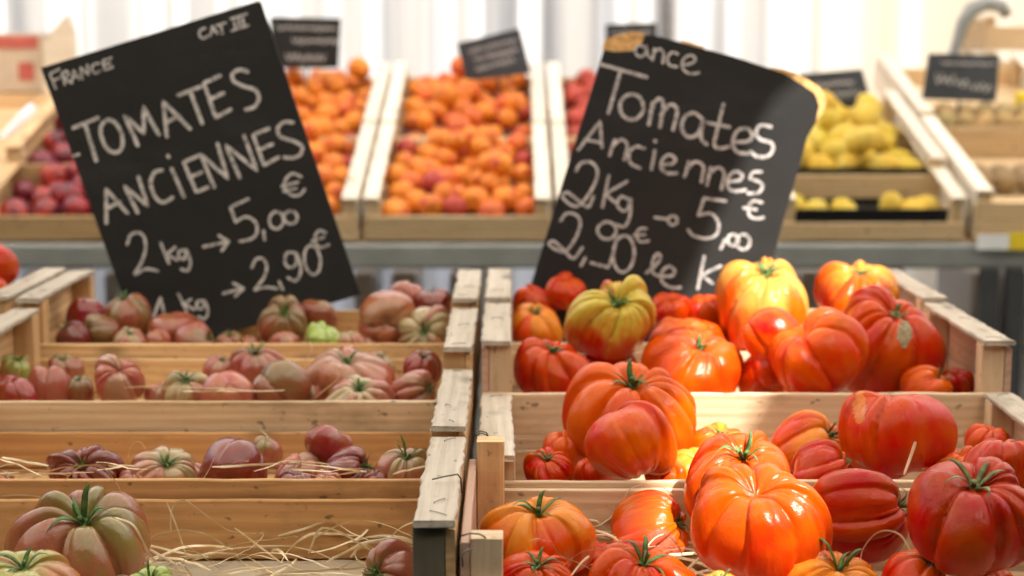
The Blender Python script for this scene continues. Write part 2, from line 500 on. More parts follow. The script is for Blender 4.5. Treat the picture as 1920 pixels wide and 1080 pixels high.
def plank_mesh(Lx, Wy, Tz, variant=0, seg=None, rough=0.0003):
    key = (round(Lx, 4), round(Wy, 4), round(Tz, 4), variant, rough)
    if key in plank_cache: return plank_cache[key]
    rng = np.random.default_rng(abs(hash(key)) % (2 ** 31) if False else int(Lx * 1e4) * 7 + int(Wy * 1e4) * 13 + int(Tz * 1e4) * 29 + variant * 101)
    n = seg or max(4, min(26, int(Lx / 0.014)))
    b = min(0.0012, Tz * 0.22, Wy * 0.2)
    y, z = Wy / 2, Tz / 2
    prof = [(-y + b, -z), (y - b, -z), (y, -z + b), (y, z - b), (y - b, z), (-y + b, z), (-y, z - b), (-y, -z + b)]
    xs = np.linspace(-Lx / 2, Lx / 2, n + 1)
    V = []
    wy = rng.normal(0, rough, n + 1); wy2 = rng.normal(0, rough, n + 1)
    bow = rng.normal(0, rough * 1.2)
    for i, x in enumerate(xs):
        s = math.sin(math.pi * i / n) * bow
        end = 0.55 if i in (0, n) else 1.0
        for (py, pz) in prof:
            jy = (wy[i] if py > 0 else wy2[i]) * end
            jx = rng.normal(0, rough * 0.8) if i in (0, n) else 0
            V.append((x + jx, py + jy, pz + s * 0.6 + rng.normal(0, rough * 0.18)))
    F = []
    m = len(prof)
    for i in range(n):
        for k in range(m):
            a = i * m + k; c = i * m + (k + 1) % m
            F.append((a, a + m, c + m, c))
    F.append(tuple(range(m))); F.append(tuple(n * m + k for k in reversed(range(m))))
    me = mesh_from('plank', V, F)
    plank_cache[key] = me
    return me


ROT = {'flat': (0, 0, 0), 'front': (math.pi / 2, 0, 0), 'side_flat': (0, 0, math.pi / 2),
       'side': (math.pi / 2, 0, math.pi / 2), 'post': (0, -math.pi / 2, 0)}
prng = random.Random(5)


def plank(parent, name, Lx, Wy, Tz, loc, how, mat, rough=0.0003):
    me = plank_mesh(Lx, Wy, Tz, prng.randrange(4), rough=rough)
    if len(me.materials) == 0: me.materials.append(mat)
    if me.materials[0] != mat:
        key = (me.name, mat.name)
        if key not in plank_cache:
            c = me.copy(); c.materials.clear(); c.materials.append(mat); plank_cache[key] = c
        me = plank_cache[key]
    return link(name, me, None, parent, loc, ROT[how])


def staple(parent_plank, x, y, z, ang, ln=0.018):
    d = Vector((math.cos(ang), math.sin(ang), 0)) * ln / 2
    p = Vector((x, y, z))
    V, F = tube_geo([p - d + Vector((0, 0, -0.002)), p - d + Vector((0, 0, 0.0008)), p + Vector((0, 0, 0.0011)), p + d + Vector((0, 0, 0.0008)), p + d + Vector((0, 0, -0.002))], 0.0004, 6)
    return link('staple', mesh_from('staple', V, F), M_WIRE, parent_plank)


def crate(label, loc, W, D, H, drop=0.05, mats=None, group=None, caps=(True, True), rot=(0, 0, 0), cap_w=0.035, floor_z=0.012, staples=True, two=True, tall=None, back_drop=None):
    """open wooden fruit tray; local origin at the middle of the bottom front edge, y runs to the back"""
    mats = mats or {}
    mb, ms, mp, mc, mbk = (mats.get(k, W_MID) for k in ('front', 'side', 'post', 'cap', 'back'))
    e = empty('wooden_crate', loc, rot)
    tag(e, label, 'crate', group)
    ct = 0.006; st = 0.008; bt = 0.007
    pw = cap_w - st
    top = H - ct
    for s, has in ((-1, caps[0]), (1, caps[1])):
        xo = s * (W / 2 - st / 2)
        # side boards: two with a narrow gap
        h1 = (top - 0.004) * 0.52; h2 = top - 0.004 - h1
        plank(e, 'side_board', D - 2 * bt - 0.002, h1 - 0.004, st, (xo, D / 2, h1 / 2 + 0.002), 'side', ms)
        plank(e, 'side_board', D - 2 * bt - 0.002, h2 - 0.002, st, (xo, D / 2, h1 + h2 / 2 + 0.002), 'side', ms)
        xp = s * (W / 2 - st - pw / 2 - 0.0005)
        for y in (bt + pw / 2 + 0.001, D - bt - pw / 2 - 0.001):
            tp_ = top if not (tall and s < 0) else top + (tall[0] if y < D / 2 else tall[1])
            plank(e, 'corner_post', tp_ - 0.002, pw, pw, (xp, y, tp_ / 2 + 0.001), 'post', mp if y < D / 2 else mats.get('backpost', mp))
        if has:
            c = plank(e, 'top_slat', D - 0.001, cap_w, ct, (s * (W / 2 - cap_w / 2 + 0.0005), D / 2, H - ct / 2 + 0.0005), 'side_flat', mc, rough=0.0009)
            if staples:
                for xx in (-D * 0.43, -D * 0.1 + prng.uniform(-.06, .06), D * 0.45):
                    if prng.random() < .25: continue
                    staple(c, xx, prng.uniform(-.004, .004), ct / 2 + 0.0003, prng.uniform(0.3, 2.6), prng.uniform(.008, .02))
    bh = H - drop
    for y, mm in ((bt / 2, mb), (D - bt / 2, mbk)):
        nm = 'front_board' if y < D / 2 else 'back_board'
        if nm == 'back_board' and back_drop: bh = H - back_drop
        if two:
            lo = bh * 0.27
            plank(e, nm, W - 0.002, lo - 0.002, bt, (0, y, lo / 2), 'front', mm)
            plank(e, nm, W - 0.002, bh - lo - 0.002, bt, (0, y, lo + (bh - lo) / 2), 'front', mm)
        else:
            plank(e, nm, W - 0.002, bh, bt, (0, y, bh / 2), 'front', mm)
    nfl = 4 if D < 0.4 else 6
    fw = (D - 2 * bt - 0.004) / nfl
    for i in range(nfl):
        plank(e, 'floor_board', W - 2 * st - 0.003, fw - 0.006, 0.004, (0, bt + 0.002 + fw * (i + .5), floor_z - 0.0025), 'flat', mats.get('floor', W_MID))
    return e


CW, CD, CH = 0.63, 0.298, 0.135
YF = [1.318, 1.621, 1.924, 2.227]          # front plane of each row of crates, front to back
GAPC = 0.0


def cap_z(py, Y):
    return at(960, py, Y).z


L_ = -0.362
R_ = 0.279
Lz = [cap_z(978, YF[0]), cap_z(800, YF[1]), cap_z(652, YF[2]), cap_z(560, YF[3])]
Rz = [cap_z(1003, YF[0] + .02), cap_z(853, YF[1]), cap_z(640, YF[2]), cap_z(558, YF[3])]
Lz[0] -= 0; 
mA = dict(front=W_MID, side=W_MID, post=W_MID, cap=W_CAP, back=W_ORANGE, floor=W_MID)
left_labels = ['nearest wooden crate of purple tomatoes, grey weathered corner post and loose straw inside',
               'second wooden crate of purple tomatoes, dark knot in its back board',
               'third wooden crate of purple tomatoes, two crates behind the straw filled one',
               'rearmost wooden crate of purple tomatoes, black sign standing in it']
left_mats = [dict(front=W_MID, side=W_MID, post=W_GREY, backpost=W_MID, cap=W_CAP, back=W_ORANGE, floor=W_MID),
             dict(front=W_ORANGE, side=W_MID, post=W_MID, cap=W_CAP, back=W_ORANGE, floor=W_MID),
             dict(front=W_PALE, side=W_MID, post=W_MID, cap=W_CAP, back=W_MID, floor=W_MID),
             dict(front=W_MID, side=W_MID, post=W_MID, cap=W_CAP, back=W_MID, floor=W_MID)]
right_labels = ['nearest wooden crate of red tomatoes, bare corner posts without a top slat',
                'second wooden crate of red tomatoes, just behind the bare corner posts',
                'third wooden crate of red tomatoes, sunlit patch on its front board',
                'rearmost wooden crate of red tomatoes, chipped black sign standing in it']
R1_BACK = max(0.0, cap_z(822, YF[0] + .28) - Rz[0])
mR = dict(front=W_PALE, side=W_PINK, post=W_PALE, cap=W_CAP, back=W_PALE, floor=W_PALE)
Lcr, Rcr = [], []
for i in range(4):
    hh = CH + (.014 if i == 0 else 0)
    Lcr.append(crate(left_labels[i], (L_, YF[i], Lz[i] - hh), CW, CD, hh, drop=(.054, .054, .064, .062)[i], back_drop=(.062, .074, .068, .062)[i], mats=left_mats[i], group='crates of purple tomatoes'))
    if i == 0:
        mm = dict(mR); mm['post'] = W_PALE; mm['backpost'] = W_MID
        Rcr.append(crate(right_labels[0], (R_ - .007, YF[0], Rz[0] - CH + .006), CW, CD, CH, drop=0.04, mats=mm, group='crates of red tomatoes', caps=(False, True), tall=(0.0, R1_BACK)))
    else:
        Rcr.append(crate(right_labels[i], (R_ + (0.004 if i == 1 else 0), YF[i], Rz[i] - CH), CW, CD, CH, drop=(.04, .026, .062, .062)[i], back_drop=(.05, .066, .066, .062)[i], mats=mR, group='crates of red tomatoes', rot=(0, 0, R(0.8) if i == 1 else 0)))
def wire(e, pts, r=.0008):
    q = Vector(e.location)
    V, F = tube_geo([p - q for p in pts], r, 6)
    return link('binding_wire', mesh_from('binding_wire', V, F, True), M_WIRE, e)


wire(Rcr[0], [at(864, 1005, 1.322), at(880, 1000, 1.324), at(898, 1001, 1.326), at(908, 1006, 1.328), at(914, 1014, 1.328)])
wire(Rcr[0], [at(868, 1062, 1.312), at(866, 1046, 1.310), at(869, 1036, 1.310), at(876, 1031, 1.312), at(886, 1031, 1.314)])
wire(Rcr[0], [at(891, 818, 1.60), at(893, 811, 1.60), at(902, 808, 1.60), at(912, 811, 1.60), at(915, 818, 1.60)])
wire(Rcr[0], [at(893, 822, 1.598), at(895, 814, 1.598), at(904, 812, 1.598), at(913, 816, 1.598)])
wire(Lcr[0], [at(810, 899, 1.44), at(835, 893, 1.44), at(858, 889, 1.44), at(864, 897, 1.45), at(866, 925, 1.45)])
# neighbouring column at the far left edge
fl = crate('wooden crate of red tomatoes at the very edge beside the purple rows', (L_ - 0.640, YF[3], Lz[3] - CH + 0.003), CW, CD, CH, mats=mA, group='crates at the stall edge')
fl2 = crate('wooden crate at the very edge beside the third purple row', (L_ - 0.640, YF[2], Lz[2] - CH - .012), CW, CD, CH, mats=mA, group='crates at the stall edge')
# stand that carries the crates: stepped trestle
st = empty('stepped_display_stand', (0, YF[0], 0))
tag(st, 'stepped timber stand carrying the front crates of tomatoes', 'stand')
for i in range(4):
    for (xc, z, w) in ((L_, Lz[i] - CH - (.014 if i == 0 else 0), CW), (R_, (Rz[i] - CH + (.006 if i == 0 else 0)), CW)) + (((L_ - .64, Lz[i] - CH + (.003 if i == 3 else -.012), CW),) if i > 1 else ()):
        for yy in (0.06, 0.235):
            plank(st, 'bearer', w - 0.004, 0.06, 0.03, (xc, YF[i] - YF[0] + yy, z - 0.0165), 'flat', W_MID)
            plank(st, 'stand_leg', z - 0.034, 0.05, 0.04, (xc - 0.27, YF[i] - YF[0] + yy, (z - 0.034) / 2 + 0.001), 'post', W_MID)
            plank(st, 'stand_leg', z - 0.034, 0.05, 0.04, (xc + 0.27, YF[i] - YF[0] + yy, (z - 0.034) / 2 + 0.001), 'post', W_MID)


# ------------------------------------------------------------------ tomatoes
def tomato_mesh(seed, n, g, flat, cav=0.22, nth=112, nt=44, wob=0.10, box=0.86, pleat=6):
    rng = np.random.default_rng(seed)
    w = rng.uniform(0.55, 1.5, n); w /= w.sum()
    edges = np.concatenate([[0], np.cumsum(w)]) * 2 * np.pi
    g = g * 1.4
    dep = g * rng.uniform(0.4, 1.0, n)
    rad = rng.uniform(0.86, 1.10, n); lob = rng.uniform(0, 1, n); hgt = rng.uniform(-.09, .09, n)
    th = np.linspace(0, 2 * np.pi, nth, endpoint=False)
    t = np.linspace(0.02, np.pi - 0.02, nt)
    T, TH = np.meshgrid(t, th, indexing='ij')
    ph = rng.uniform(0, 6.28, 8)
    thw = (TH + 0.10 * np.sin(2 * TH + ph[0] + T) + 0.12 * np.sin(1.3 * T + ph[1])) % (2 * np.pi)
    k = np.clip(np.searchsorted(edges, thw, side='right') - 1, 0, n - 1)
    s = (thw - edges[k]) / (edges[k + 1] - edges[k])
    k2 = (k + 1) % n
    shape = np.power(np.clip(4 * s * (1 - s), 0, 1), 0.42)
    d = dep[k] * (1 - s) + dep[k2] * s
    fade = np.interp(T, [0, 0.5, 1.1, 1.6, 2.2, 2.8, 3.14], [0.9, 1.0, 0.85, 0.55, 0.30, 0.25, 0.35])
    fac = 1 - d * (1 - shape) * fade
    fac *= 1 + (rad[k] - 1) * shape
    gr = (1 - shape)
    for j in range(pleat):
        a = rng.uniform(0, 2 * np.pi); tw = rng.uniform(0.035, 0.11); te = rng.uniform(0.8, 2.0); dd = rng.uniform(0.06, 0.22) * g
        da = np.abs((thw - a + np.pi) % (2 * np.pi) - np.pi)
        fac -= dd * np.exp(-(da / tw) ** 2) * np.clip((te - T) / 0.5, 0, 1)
    for j in range(3):
        fac += wob * 0.5 * np.sin((j + 1) * TH + ph[2 + j] + 1.3 * T * (j - 1)) * np.sin(T)
    r = np.power(np.sin(T), box)
    z = flat * np.sign(np.cos(T)) * np.power(np.abs(np.cos(T)), box)
    lift = hgt[k] * shape * np.exp(-((T - 0.8) / 0.5) ** 2)
    z = z + lift
    z = z - cav * np.exp(-(r / 0.30) ** 2) * (T < np.pi / 2)
    z = z + 0.06 * np.exp(-(r / 0.25) ** 2) * (T > np.pi / 2)
    P = np.stack([r * np.cos(TH) * fac, r * np.sin(TH) * fac * rng.uniform(0.9, 1.0), z * (0.35 + 0.65 * fac)], -1)
    P[..., 0] += rng.uniform(-.14, .14) * P[..., 2]; P[..., 1] += rng.uniform(-.14, .14) * P[..., 2]
    P[..., 2] *= 1 + rng.uniform(-.12, .12) * P[..., 0] + rng.uniform(-.12, .12) * P[..., 1]
    m = max(np.abs(P[..., 0]).max(), np.abs(P[..., 1]).max())
    P[..., :2] /= m
    me = grid_mesh('tomato', P)
    for nm, arr in (('polar', T / np.pi), ('lobe', lob[k] * shape + 0.5 * (1 - shape)), ('groove', gr)):
        at_ = me.attributes.new(nm, 'FLOAT', 'POINT')
        at_.data.foreach_set('value', arr.reshape(-1).astype(np.float32))
    # close the poles
    bm = bmesh.new(); bm.from_mesh(me)
    bmesh.ops.holes_fill(bm, edges=[e for e in bm.edges if e.is_boundary], sides=0)
    bmesh.ops.recalc_face_normals(bm, faces=bm.faces)
    for f in bm.faces: f.smooth = True
    bm.to_mesh(me); bm.free()
    me.materials.append(M_TOM)
    return me, tuple(P[0].mean(0))


def calyx_mesh(seed, ns=6, ln=0.42, up=0.5, wid=0.034):
    rng = random.Random(seed)
    V, F = [], []
    for i in range(ns):
        a = 2 * math.pi * (i + rng.uniform(-.25, .25)) / ns
        l = ln * rng.uniform(0.7, 1.25); u = up * rng.uniform(0.3, 1.5); curl = rng.uniform(-0.8, 1.7); side = rng.uniform(-.8, .8)
        m = 9
        ca, sa = math.cos(a), math.sin(a)
        base = len(V)
        for j in range(m):
            s = j / (m - 1)
            rr = 0.04 + l * (s - 0.25 * curl * s * s * s)
            z = 0.02 + u * l * (math.sin(s * 2.4) * 0.9 + 0.4 * curl * s * s)
            lat = side * l * s * s
            w = wid * (0.7 + 0.6 * math.sin(math.pi * min(1, s * 1.15 + .12))) * (1 - s ** 3 * 0.95)
            c = Vector((ca * rr - sa * lat, sa * rr + ca * lat, z))
            q = Vector((-sa, ca, 0))
            for (o1, o2) in ((-1, 0.25), (0, -0.12), (1, 0.25), (0, 0.22)):
                V.append(c + q * (w * o1) + Vector((0, 0, w * (o2 + .1))))
        for j in range(m - 1):
            for k in range(4):
                p = base + j * 4 + k; q2 = base + j * 4 + (k + 1) % 4
                F.append((p, q2, q2 + 4, p + 4))
        F.append((base + 3, base + 2, base + 1, base)); e = base + (m - 1) * 4; F.append((e, e + 1, e + 2, e + 3))
    # disc joining the sepals
    b = len(V)
    for k in range(10):
        V.append(Vector((0.08 * math.cos(k * .628), 0.08 * math.sin(k * .628), 0.0)))
    for k in range(10):
        V.append(Vector((0.07 * math.cos(k * .628), 0.07 * math.sin(k * .628), 0.06)))
    for k in range(10):
        F.append((b + k, b + (k + 1) % 10, b + 10 + (k + 1) % 10, b + 10 + k))
    F.append(tuple(b + 10 + k for k in range(10)))
    return mesh_from('calyx', V, F, True)


def stem_mesh(seed, ln=0.2):
    rng = random.Random(seed)
    pts = [Vector((0, 0, 0.02))]
    d = Vector((rng.uniform(-.5, .5), rng.uniform(-.5, .5), 1)).normalized()
    for i in range(4):
        pts.append(pts[-1] + d * ln / 4); d = (d + Vector((rng.uniform(-.3, .3), rng.uniform(-.3, .3), 0))).normalized()
    V, F = tube_geo(pts, 0.036, 8, taper=[1.2, .95, .9, .95, 1.15])
    return mesh_from('stem', V, F, True)


# style: skin colour, shoulder colour, shoulder strength
ST = {
    'red': ((0.47, 0.015, 0.0008), (0.56, 0.065, 0.002), 0.3),
    'deep': ((0.36, 0.007, 0.001), (0.42, 0.03, 0.002), 0.22),
    'org': ((0.58, 0.042, 0.001), (0.64, 0.1, 0.003), 0.42),
    'orgy': ((0.58, 0.042, 0.001), (0.68, 0.22, 0.015), 0.66),
    'yel': ((0.58, 0.06, 0.002), (0.6, 0.28, 0.05), 0.82),
    'ygr': ((0.46, 0.014, 0.002), (0.52, 0.38, 0.045), 0.86),
    'pink': ((0.4, 0.1, 0.068), (0.34, 0.18, 0.09), 0.33),
    'rose': ((0.47, 0.125, 0.082), (0.44, 0.21, 0.12), 0.36),
    'brown': ((0.3, 0.08, 0.038), (0.26, 0.15, 0.05), 0.5),
    'wine': ((0.22, 0.018, 0.012), (0.2, 0.045, 0.03), 0.25),
    'mag': ((0.32, 0.02, 0.018), (0.36, 0.12, 0.08), 0.3),
    'olive': ((0.35, 0.105, 0.062), (0.27, 0.2, 0.055), 0.36),
    'green': ((0.42, 0.2, 0.08), (0.36, 0.38, 0.09), 0.75),
    'lime':  ((0.34, 0.36, 0.08), (0.36, 0.46, 0.08), 1.2),
    'pale': ((0.45, 0.17, 0.105), (0.44, 0.32, 0.15), 0.55),
    'sunny': ((0.56, 0.030, 0.001), (0.61, 0.072, 0.002), 0.45),
    'peach': ((0.50, 0.20, 0.075), (0.40, 0.36, 0.06), 0.5),
    'tan': ((0.4, 0.11, 0.05), (0.42, 0.2, 0.1), 0.4),
}
UP = (0, 0.15, 1)
tseed = [100]


def tomato(px, py, w, Y, style, label, ax=(0, .25, 1), flat=0.74, n=9, g=0.22, cal=1, group=None, spin=None, cs=1.0, seed=None, hi=True, cav=0.22, pleat=14, box=.86, dry=False, wob=.10):
    """w: width in photograph pixels; ax: stem direction (right, towards camera, up)"""
    tseed[0] += 1
    sd = seed or tseed[0]
    rng = random.Random(sd * 7 + 1)
    me, zt = tomato_mesh(sd, n, g, flat, cav, 168 if hi else 96, 56 if hi else 36, pleat=pleat, box=box, wob=wob)
    p = at(px, py, Y)
    rad = w * 0.5 * scale_at(p)
    o = link('tomato', me, None, None, p)
    z = Vector((ax[0], -ax[1], ax[2])).normalized()
    q = z.to_track_quat('Z', 'Y')
    o.rotation_mode = 'QUATERNION'
    o.rotation_quaternion = q @ Euler((0, 0, spin if spin is not None else rng.uniform(0, 6.28))).to_quaternion()
    o.scale = (rad, rad, rad)
    b, s, k = ST[style]
    v = rng.uniform(0.93, 1.07)
    o.color = (b[0] * v, b[1] * v * rng.uniform(.9, 1.12), b[2] * v, 1)
    o['shoulder_color'] = [float(x) for x in s]
    o['shoulder'] = float(k)
    tag(o, label, 'tomato', group)
    if cal:
        c = link('calyx', calyx_mesh(sd, rng.choice([5, 6, 6, 7]), 0.50 * cs, 0.6), M_DRYGREEN if dry else M_GREEN, o, zt)
        link('stem', stem_mesh(sd, 0.2 * min(cs, 1.2)), M_DRYGREEN if dry else M_GREEN, c)
    return o


GR = 'red and orange beefsteak tomatoes'
GP = 'purple and pink heirloom tomatoes'


def tr(*a, **k): return tomato(*a, group=GR, **k)
def tp(*a, **k):
    o = tomato(*a, group=GP, **k)
    o.data.materials[0] = M_TOMP
    o.color = (o.color[0] * .86, o.color[1] * .74, o.color[2] * .72, 1)          # dusky purple skins
    o['shoulder_color'] = [float(x) * .85 for x in o['shoulder_color']]
    return o



# --- right column, nearest crate
tr(1418, 988, 276, 1.440, 'sunny', 'large glossy sunlit orange tomato without stem, in front of the others', ax=(-.05, .42, .9), flat=.74, n=10, g=.145, cal=0, pleat=20, seed=903)
tr(1392, 905, 238, 1.575, 'sunny', 'sunlit orange tomato with green star stem behind the big stemless one', ax=(0, .42, .9), flat=.72, n=9, g=.24, cs=1.0, seed=411)
tr(1612, 962, 196, 1.545, 'deep', 'dark red ribbed tomato lying on its side, stem facing the big red pair', ax=(.86, .30, .25), flat=.94, n=9, g=.13, cs=.8, seed=212, dry=True)
tr(1822, 966, 292, 1.430, 'deep', 'largest deep red tomato with dry tangled stem, front corner by the edge', ax=(-.03, .38, 1), flat=.68, n=6, g=.23, cs=.85, seed=707, dry=True)
tr(1868, 872, 152, 1.57, 'red', 'red wrinkled tomato peeping over the largest deep red one', ax=(.2, -.2, 1), flat=.7, n=14, g=.16, cal=0)
tr(1006, 1006, 224, 1.485, 'orgy', 'orange red tomato with yellow shoulders and curled stem beside the corner post', ax=(.04, .30, 1), flat=.66, n=8, g=.20, cs=.75, seed=515)
tr(1218, 998, 158, 1.58, 'org', 'orange pleated tomato with a pale scuffed patch, stem turned sideways', ax=(.8, .35, .45), flat=.9, n=9, g=.24, cs=.6, seed=616)
tr(1205, 1100, 240, 1.40, 'red', 'red tomato with upright green stem at the bottom edge under the scuffed one', ax=(.1, .22, 1), flat=.6, n=10, g=.24, cs=.95, seed=333)
tr(1000, 1092, 165, 1.405, 'red', 'red tomato low beside the front corner post, curled green stem', ax=(.1, .35, 1), flat=.7, n=8, g=.22, cs=.95)
tr(1560, 1108, 200, 1.40, 'orgy', 'red and yellow tomato with spidery green stem below the dark red ribbed one', ax=(.1, .25, 1), flat=.66, n=9, g=.22, cs=1.25)
tr(1350, 1112, 110, 1.36, 'yel', 'small yellow orange tomato with pointed green stem below the big stemless one', ax=(.1, .3, 1), flat=.72, n=6, g=.15, cs=1.1)
tr(1718, 1092, 150, 1.44, 'org', 'small orange red tomato under the left side of the largest red one', ax=(.5, .2, .9), flat=.75, n=7, g=.18, cs=1.0)
tr(1478, 1068, 90, 1.50, 'red', 'red tomato squeezed behind the spidery stem at the bottom', ax=(.3, .3, 1), flat=.75, n=8, g=.2, cal=0)
tr(1858, 1112, 130, 1.45, 'red', 'red tomato hidden under the largest red one at the corner', ax=(.3, .1, 1), flat=.75, n=8, g=.2, cal=0)
# --- right column, second crate
tr(1180, 784, 272, 1.81, 'org', 'large folded orange tomato with thick green stem on top', ax=(.05, .30, 1), flat=.68, n=8, g=.30, cs=.75, seed=818)
tr(1178, 834, 206, 1.672, 'org', 'orange tomato lying upside down in front of the folded one', ax=(.35, .25, -.9), flat=.70, n=8, g=.15, cal=0, pleat=14, seed=919)
tr(1030, 880, 105, 1.70, 'red', 'small finely ribbed red tomato with green stem in the crate corner', ax=(-.1, .4, 1), flat=.62, n=13, g=.22, cs=.9)
tr(1055, 845, 100, 1.80, 'org', 'small orange tomato half hidden beside the folded one', ax=(.1, .1, 1), flat=.7, n=8, g=.2, cal=0)
tr(1340, 845, 142, 1.78, 'orgy', 'orange yellow sunlit tomato behind the green star stem one', ax=(.1, .25, 1), flat=.68, n=8, g=.2, cs=.7)
tr(1298, 884, 118, 1.715, 'orgy', 'orange yellow tomato low between the upside down one and the sunlit pair', ax=(.1, .3, 1), flat=.72, n=7, g=.2, cal=0)
tr(1250, 893, 92, 1.70, 'org', 'small orange tomato low under the right side of the upside down one', ax=(.2, .2, 1), flat=.75, n=7, g=.16, cal=0)
tr(1112, 890, 92, 1.73, 'red', 'small red tomato low under the left side of the folded one', ax=(-.2, .2, 1), flat=.75, n=7, g=.16, cal=0)
tr(1628, 884, 96, 1.78, 'red', 'red tomato low behind the dark red ribbed one', ax=(.2, .2, 1), flat=.75, n=8, g=.16, cal=0)
tr(1790, 880, 104, 1.72, 'org', 'orange red tomato low under the right side of the big smooth one', ax=(.2, .2, 1), flat=.75, n=8, g=.16, cal=0)
tr(1122, 1060, 120, 1.52, 'red', 'red tomato low between the curled stem and the scuffed ones', ax=(.1, .2, 1), flat=.7, n=9, g=.16, cal=0)
tr(1512, 842, 152, 1.80, 'orgy', 'red and yellow striped tomato with stem turned to the big smooth one', ax=(.75, .35, .55), flat=.85, n=8, g=.24, cs=.8)
tr(1540, 880, 128, 1.70, 'red', 'low red ribbed tomato below the striped one, stem sideways', ax=(.8, .3, .4), flat=.85, n=10, g=.2, cs=.8)
tr(1690, 812, 234, 1.74, 'red', 'big smooth red tomato with one yellow streak, stem hidden', ax=(-.1, -.25, 1), flat=.70, n=9, g=.13, cal=0, seed=122, pleat=10)
tr(1852, 835, 105, 1.82, 'red', 'red tomato behind the big smooth one against the crate side', ax=(.2, .2, 1), flat=.72, n=9, g=.18, cal=0)
# --- right column, third crate
tr(1152, 602, 194, 2.10, 'ygr', 'yellow green ribbed tomato with a red flank and dark green stem, raised on top', ax=(-.02, .62, .8), flat=.78, n=11, g=.26, cs=.62, seed=1011, cav=.26)
tr(1132, 700, 130, 2.12, 'deep', 'dark red tomato in shade beneath the yellow green ribbed one', ax=(.1, .2, 1), flat=.8, n=8, g=.18, cal=0)
tr(1038, 697, 168, 2.03, 'red', 'red tomato with pale orange shoulders beside the crate divider, under the yellow green', ax=(.1, .2, 1), flat=.66, n=9, g=.20, cs=.6, seed=1213)
tr(1302, 692, 204, 2.04, 'sunny', 'broad orange tomato with a bright glint and tiny stem, left of the split one', ax=(.15, .35, 1), flat=.62, n=9, g=.22, cs=.55, seed=1314)
tr(1270, 640, 120, 2.14, 'org', 'orange tomato just behind the glinting broad one', ax=(.1, .2, 1), flat=.7, n=7, g=.2, cal=0)
tr(1532, 668, 200, 1.995, 'sunny', 'bulging orange lobed tomato with split seam on the third crate rim', ax=(-.55, .25, .75), flat=.72, n=7, g=.22, cal=0, pleat=12, seed=1415)
tr(1442, 636, 124, 2.04, 'sunny', 'round sunlit orange tomato resting against the split seam one', ax=(-.6, -.3, .5), flat=.9, n=3, g=.18, cal=0, pleat=2)
tr(1432, 705, 120, 2.05, 'red', 'shaded red tomato with a hollow scar under the sunlit round one', ax=(.2, .5, -.4), flat=.8, n=4, g=.2, cal=0)
tr(1660, 645, 238, 2.09, 'red', 'large red tomato with a corky brown scar, leaning on the crate side', ax=(.15, .55, .8), flat=.80, n=6, g=.30, cs=.35, seed=1516, dry=True)
tr(1735, 728, 112, 2.0, 'org', 'small orange tomato in the front corner below the scarred one', ax=(.6, .3, .7), flat=.75, n=6, g=.15, cs=.9)
tr(1792, 722, 84, 2.04, 'deep', 'small dark red tomato in the front corner against the post', ax=(-.2, .3, .9), flat=.8, n=7, g=.2, cal=0)
# --- right column, rear crate
tr(1432, 572, 210, 2.27, 'yel', 'pale yellow orange tomato glowing in sun in front of the chipped sign', ax=(.05, .42, .9), flat=.80, n=9, g=.22, cs=.6, seed=1617)
tr(1326, 592, 86, 2.33, 'red', 'red tomato between the pale yellow one and the sign', ax=(-.2, .3, 1), flat=.9, n=6, g=.15, cal=0)
tr(1252, 585, 88, 2.33, 'red', 'plain red tomato behind the raised yellow green one, near the sign', ax=(.2, .3, 1), flat=.85, n=6, g=.12, cal=0)
tr(1062, 548, 84, 2.42, 'red', 'red tomato touching the sign edge, behind the raised yellow green one', ax=(0, .2, 1), flat=.75, n=8, g=.2, cal=0)
tr(998, 568, 78, 2.42, 'red', 'round red tomato nearest the divider in the rear red crate', ax=(0, .3, 1), flat=.85, n=7, g=.15, cal=0)
tr(1006, 612, 108, 2.30, 'orgy', 'orange streaked tomato by the divider in the rear red crate', ax=(0, .45, 1), flat=.72, n=9, g=.24, cs=.6)
tr(1606, 556, 172, 2.36, 'orgy', 'yellow topped red tomato under the rear end of the crate side', ax=(.05, .22, 1), flat=.68, n=10, g=.22, cs=.6, seed=1718)
tr(1320, 645, 110, 2.24, 'red', 'red tomato below the pale yellow glowing one', ax=(.2, .3, 1), flat=.8, n=7, g=.2, cal=0)

# --- left column, nearest crate
tp(160, 1028, 284, 1.50, 'olive', 'largest brown green ribbed tomato with curly stem in the straw', ax=(.05, .48, .9), flat=.70, n=9, g=.34, cs=.85, seed=2021, cav=.28, pleat=3)
tp(52, 1100, 210, 1.40, 'peach', 'orange green tomato with thin curling stem below the largest ribbed one', ax=(.05, .35, 1), flat=.66, n=8, g=.26, cs=.9, seed=2122)
tp(280, 1112, 122, 1.42, 'lime', 'bright green tomato with a dark stem poking up at the bottom', ax=(.1, .4, 1), flat=.7, n=9, g=.25, cs=.9)
tp(735, 1090, 150, 1.44, 'olive', 'purple and olive tomato beside the grey weathered post', ax=(-.5, .6, .4), flat=.85, n=7, g=.25, cs=.8, seed=2324)
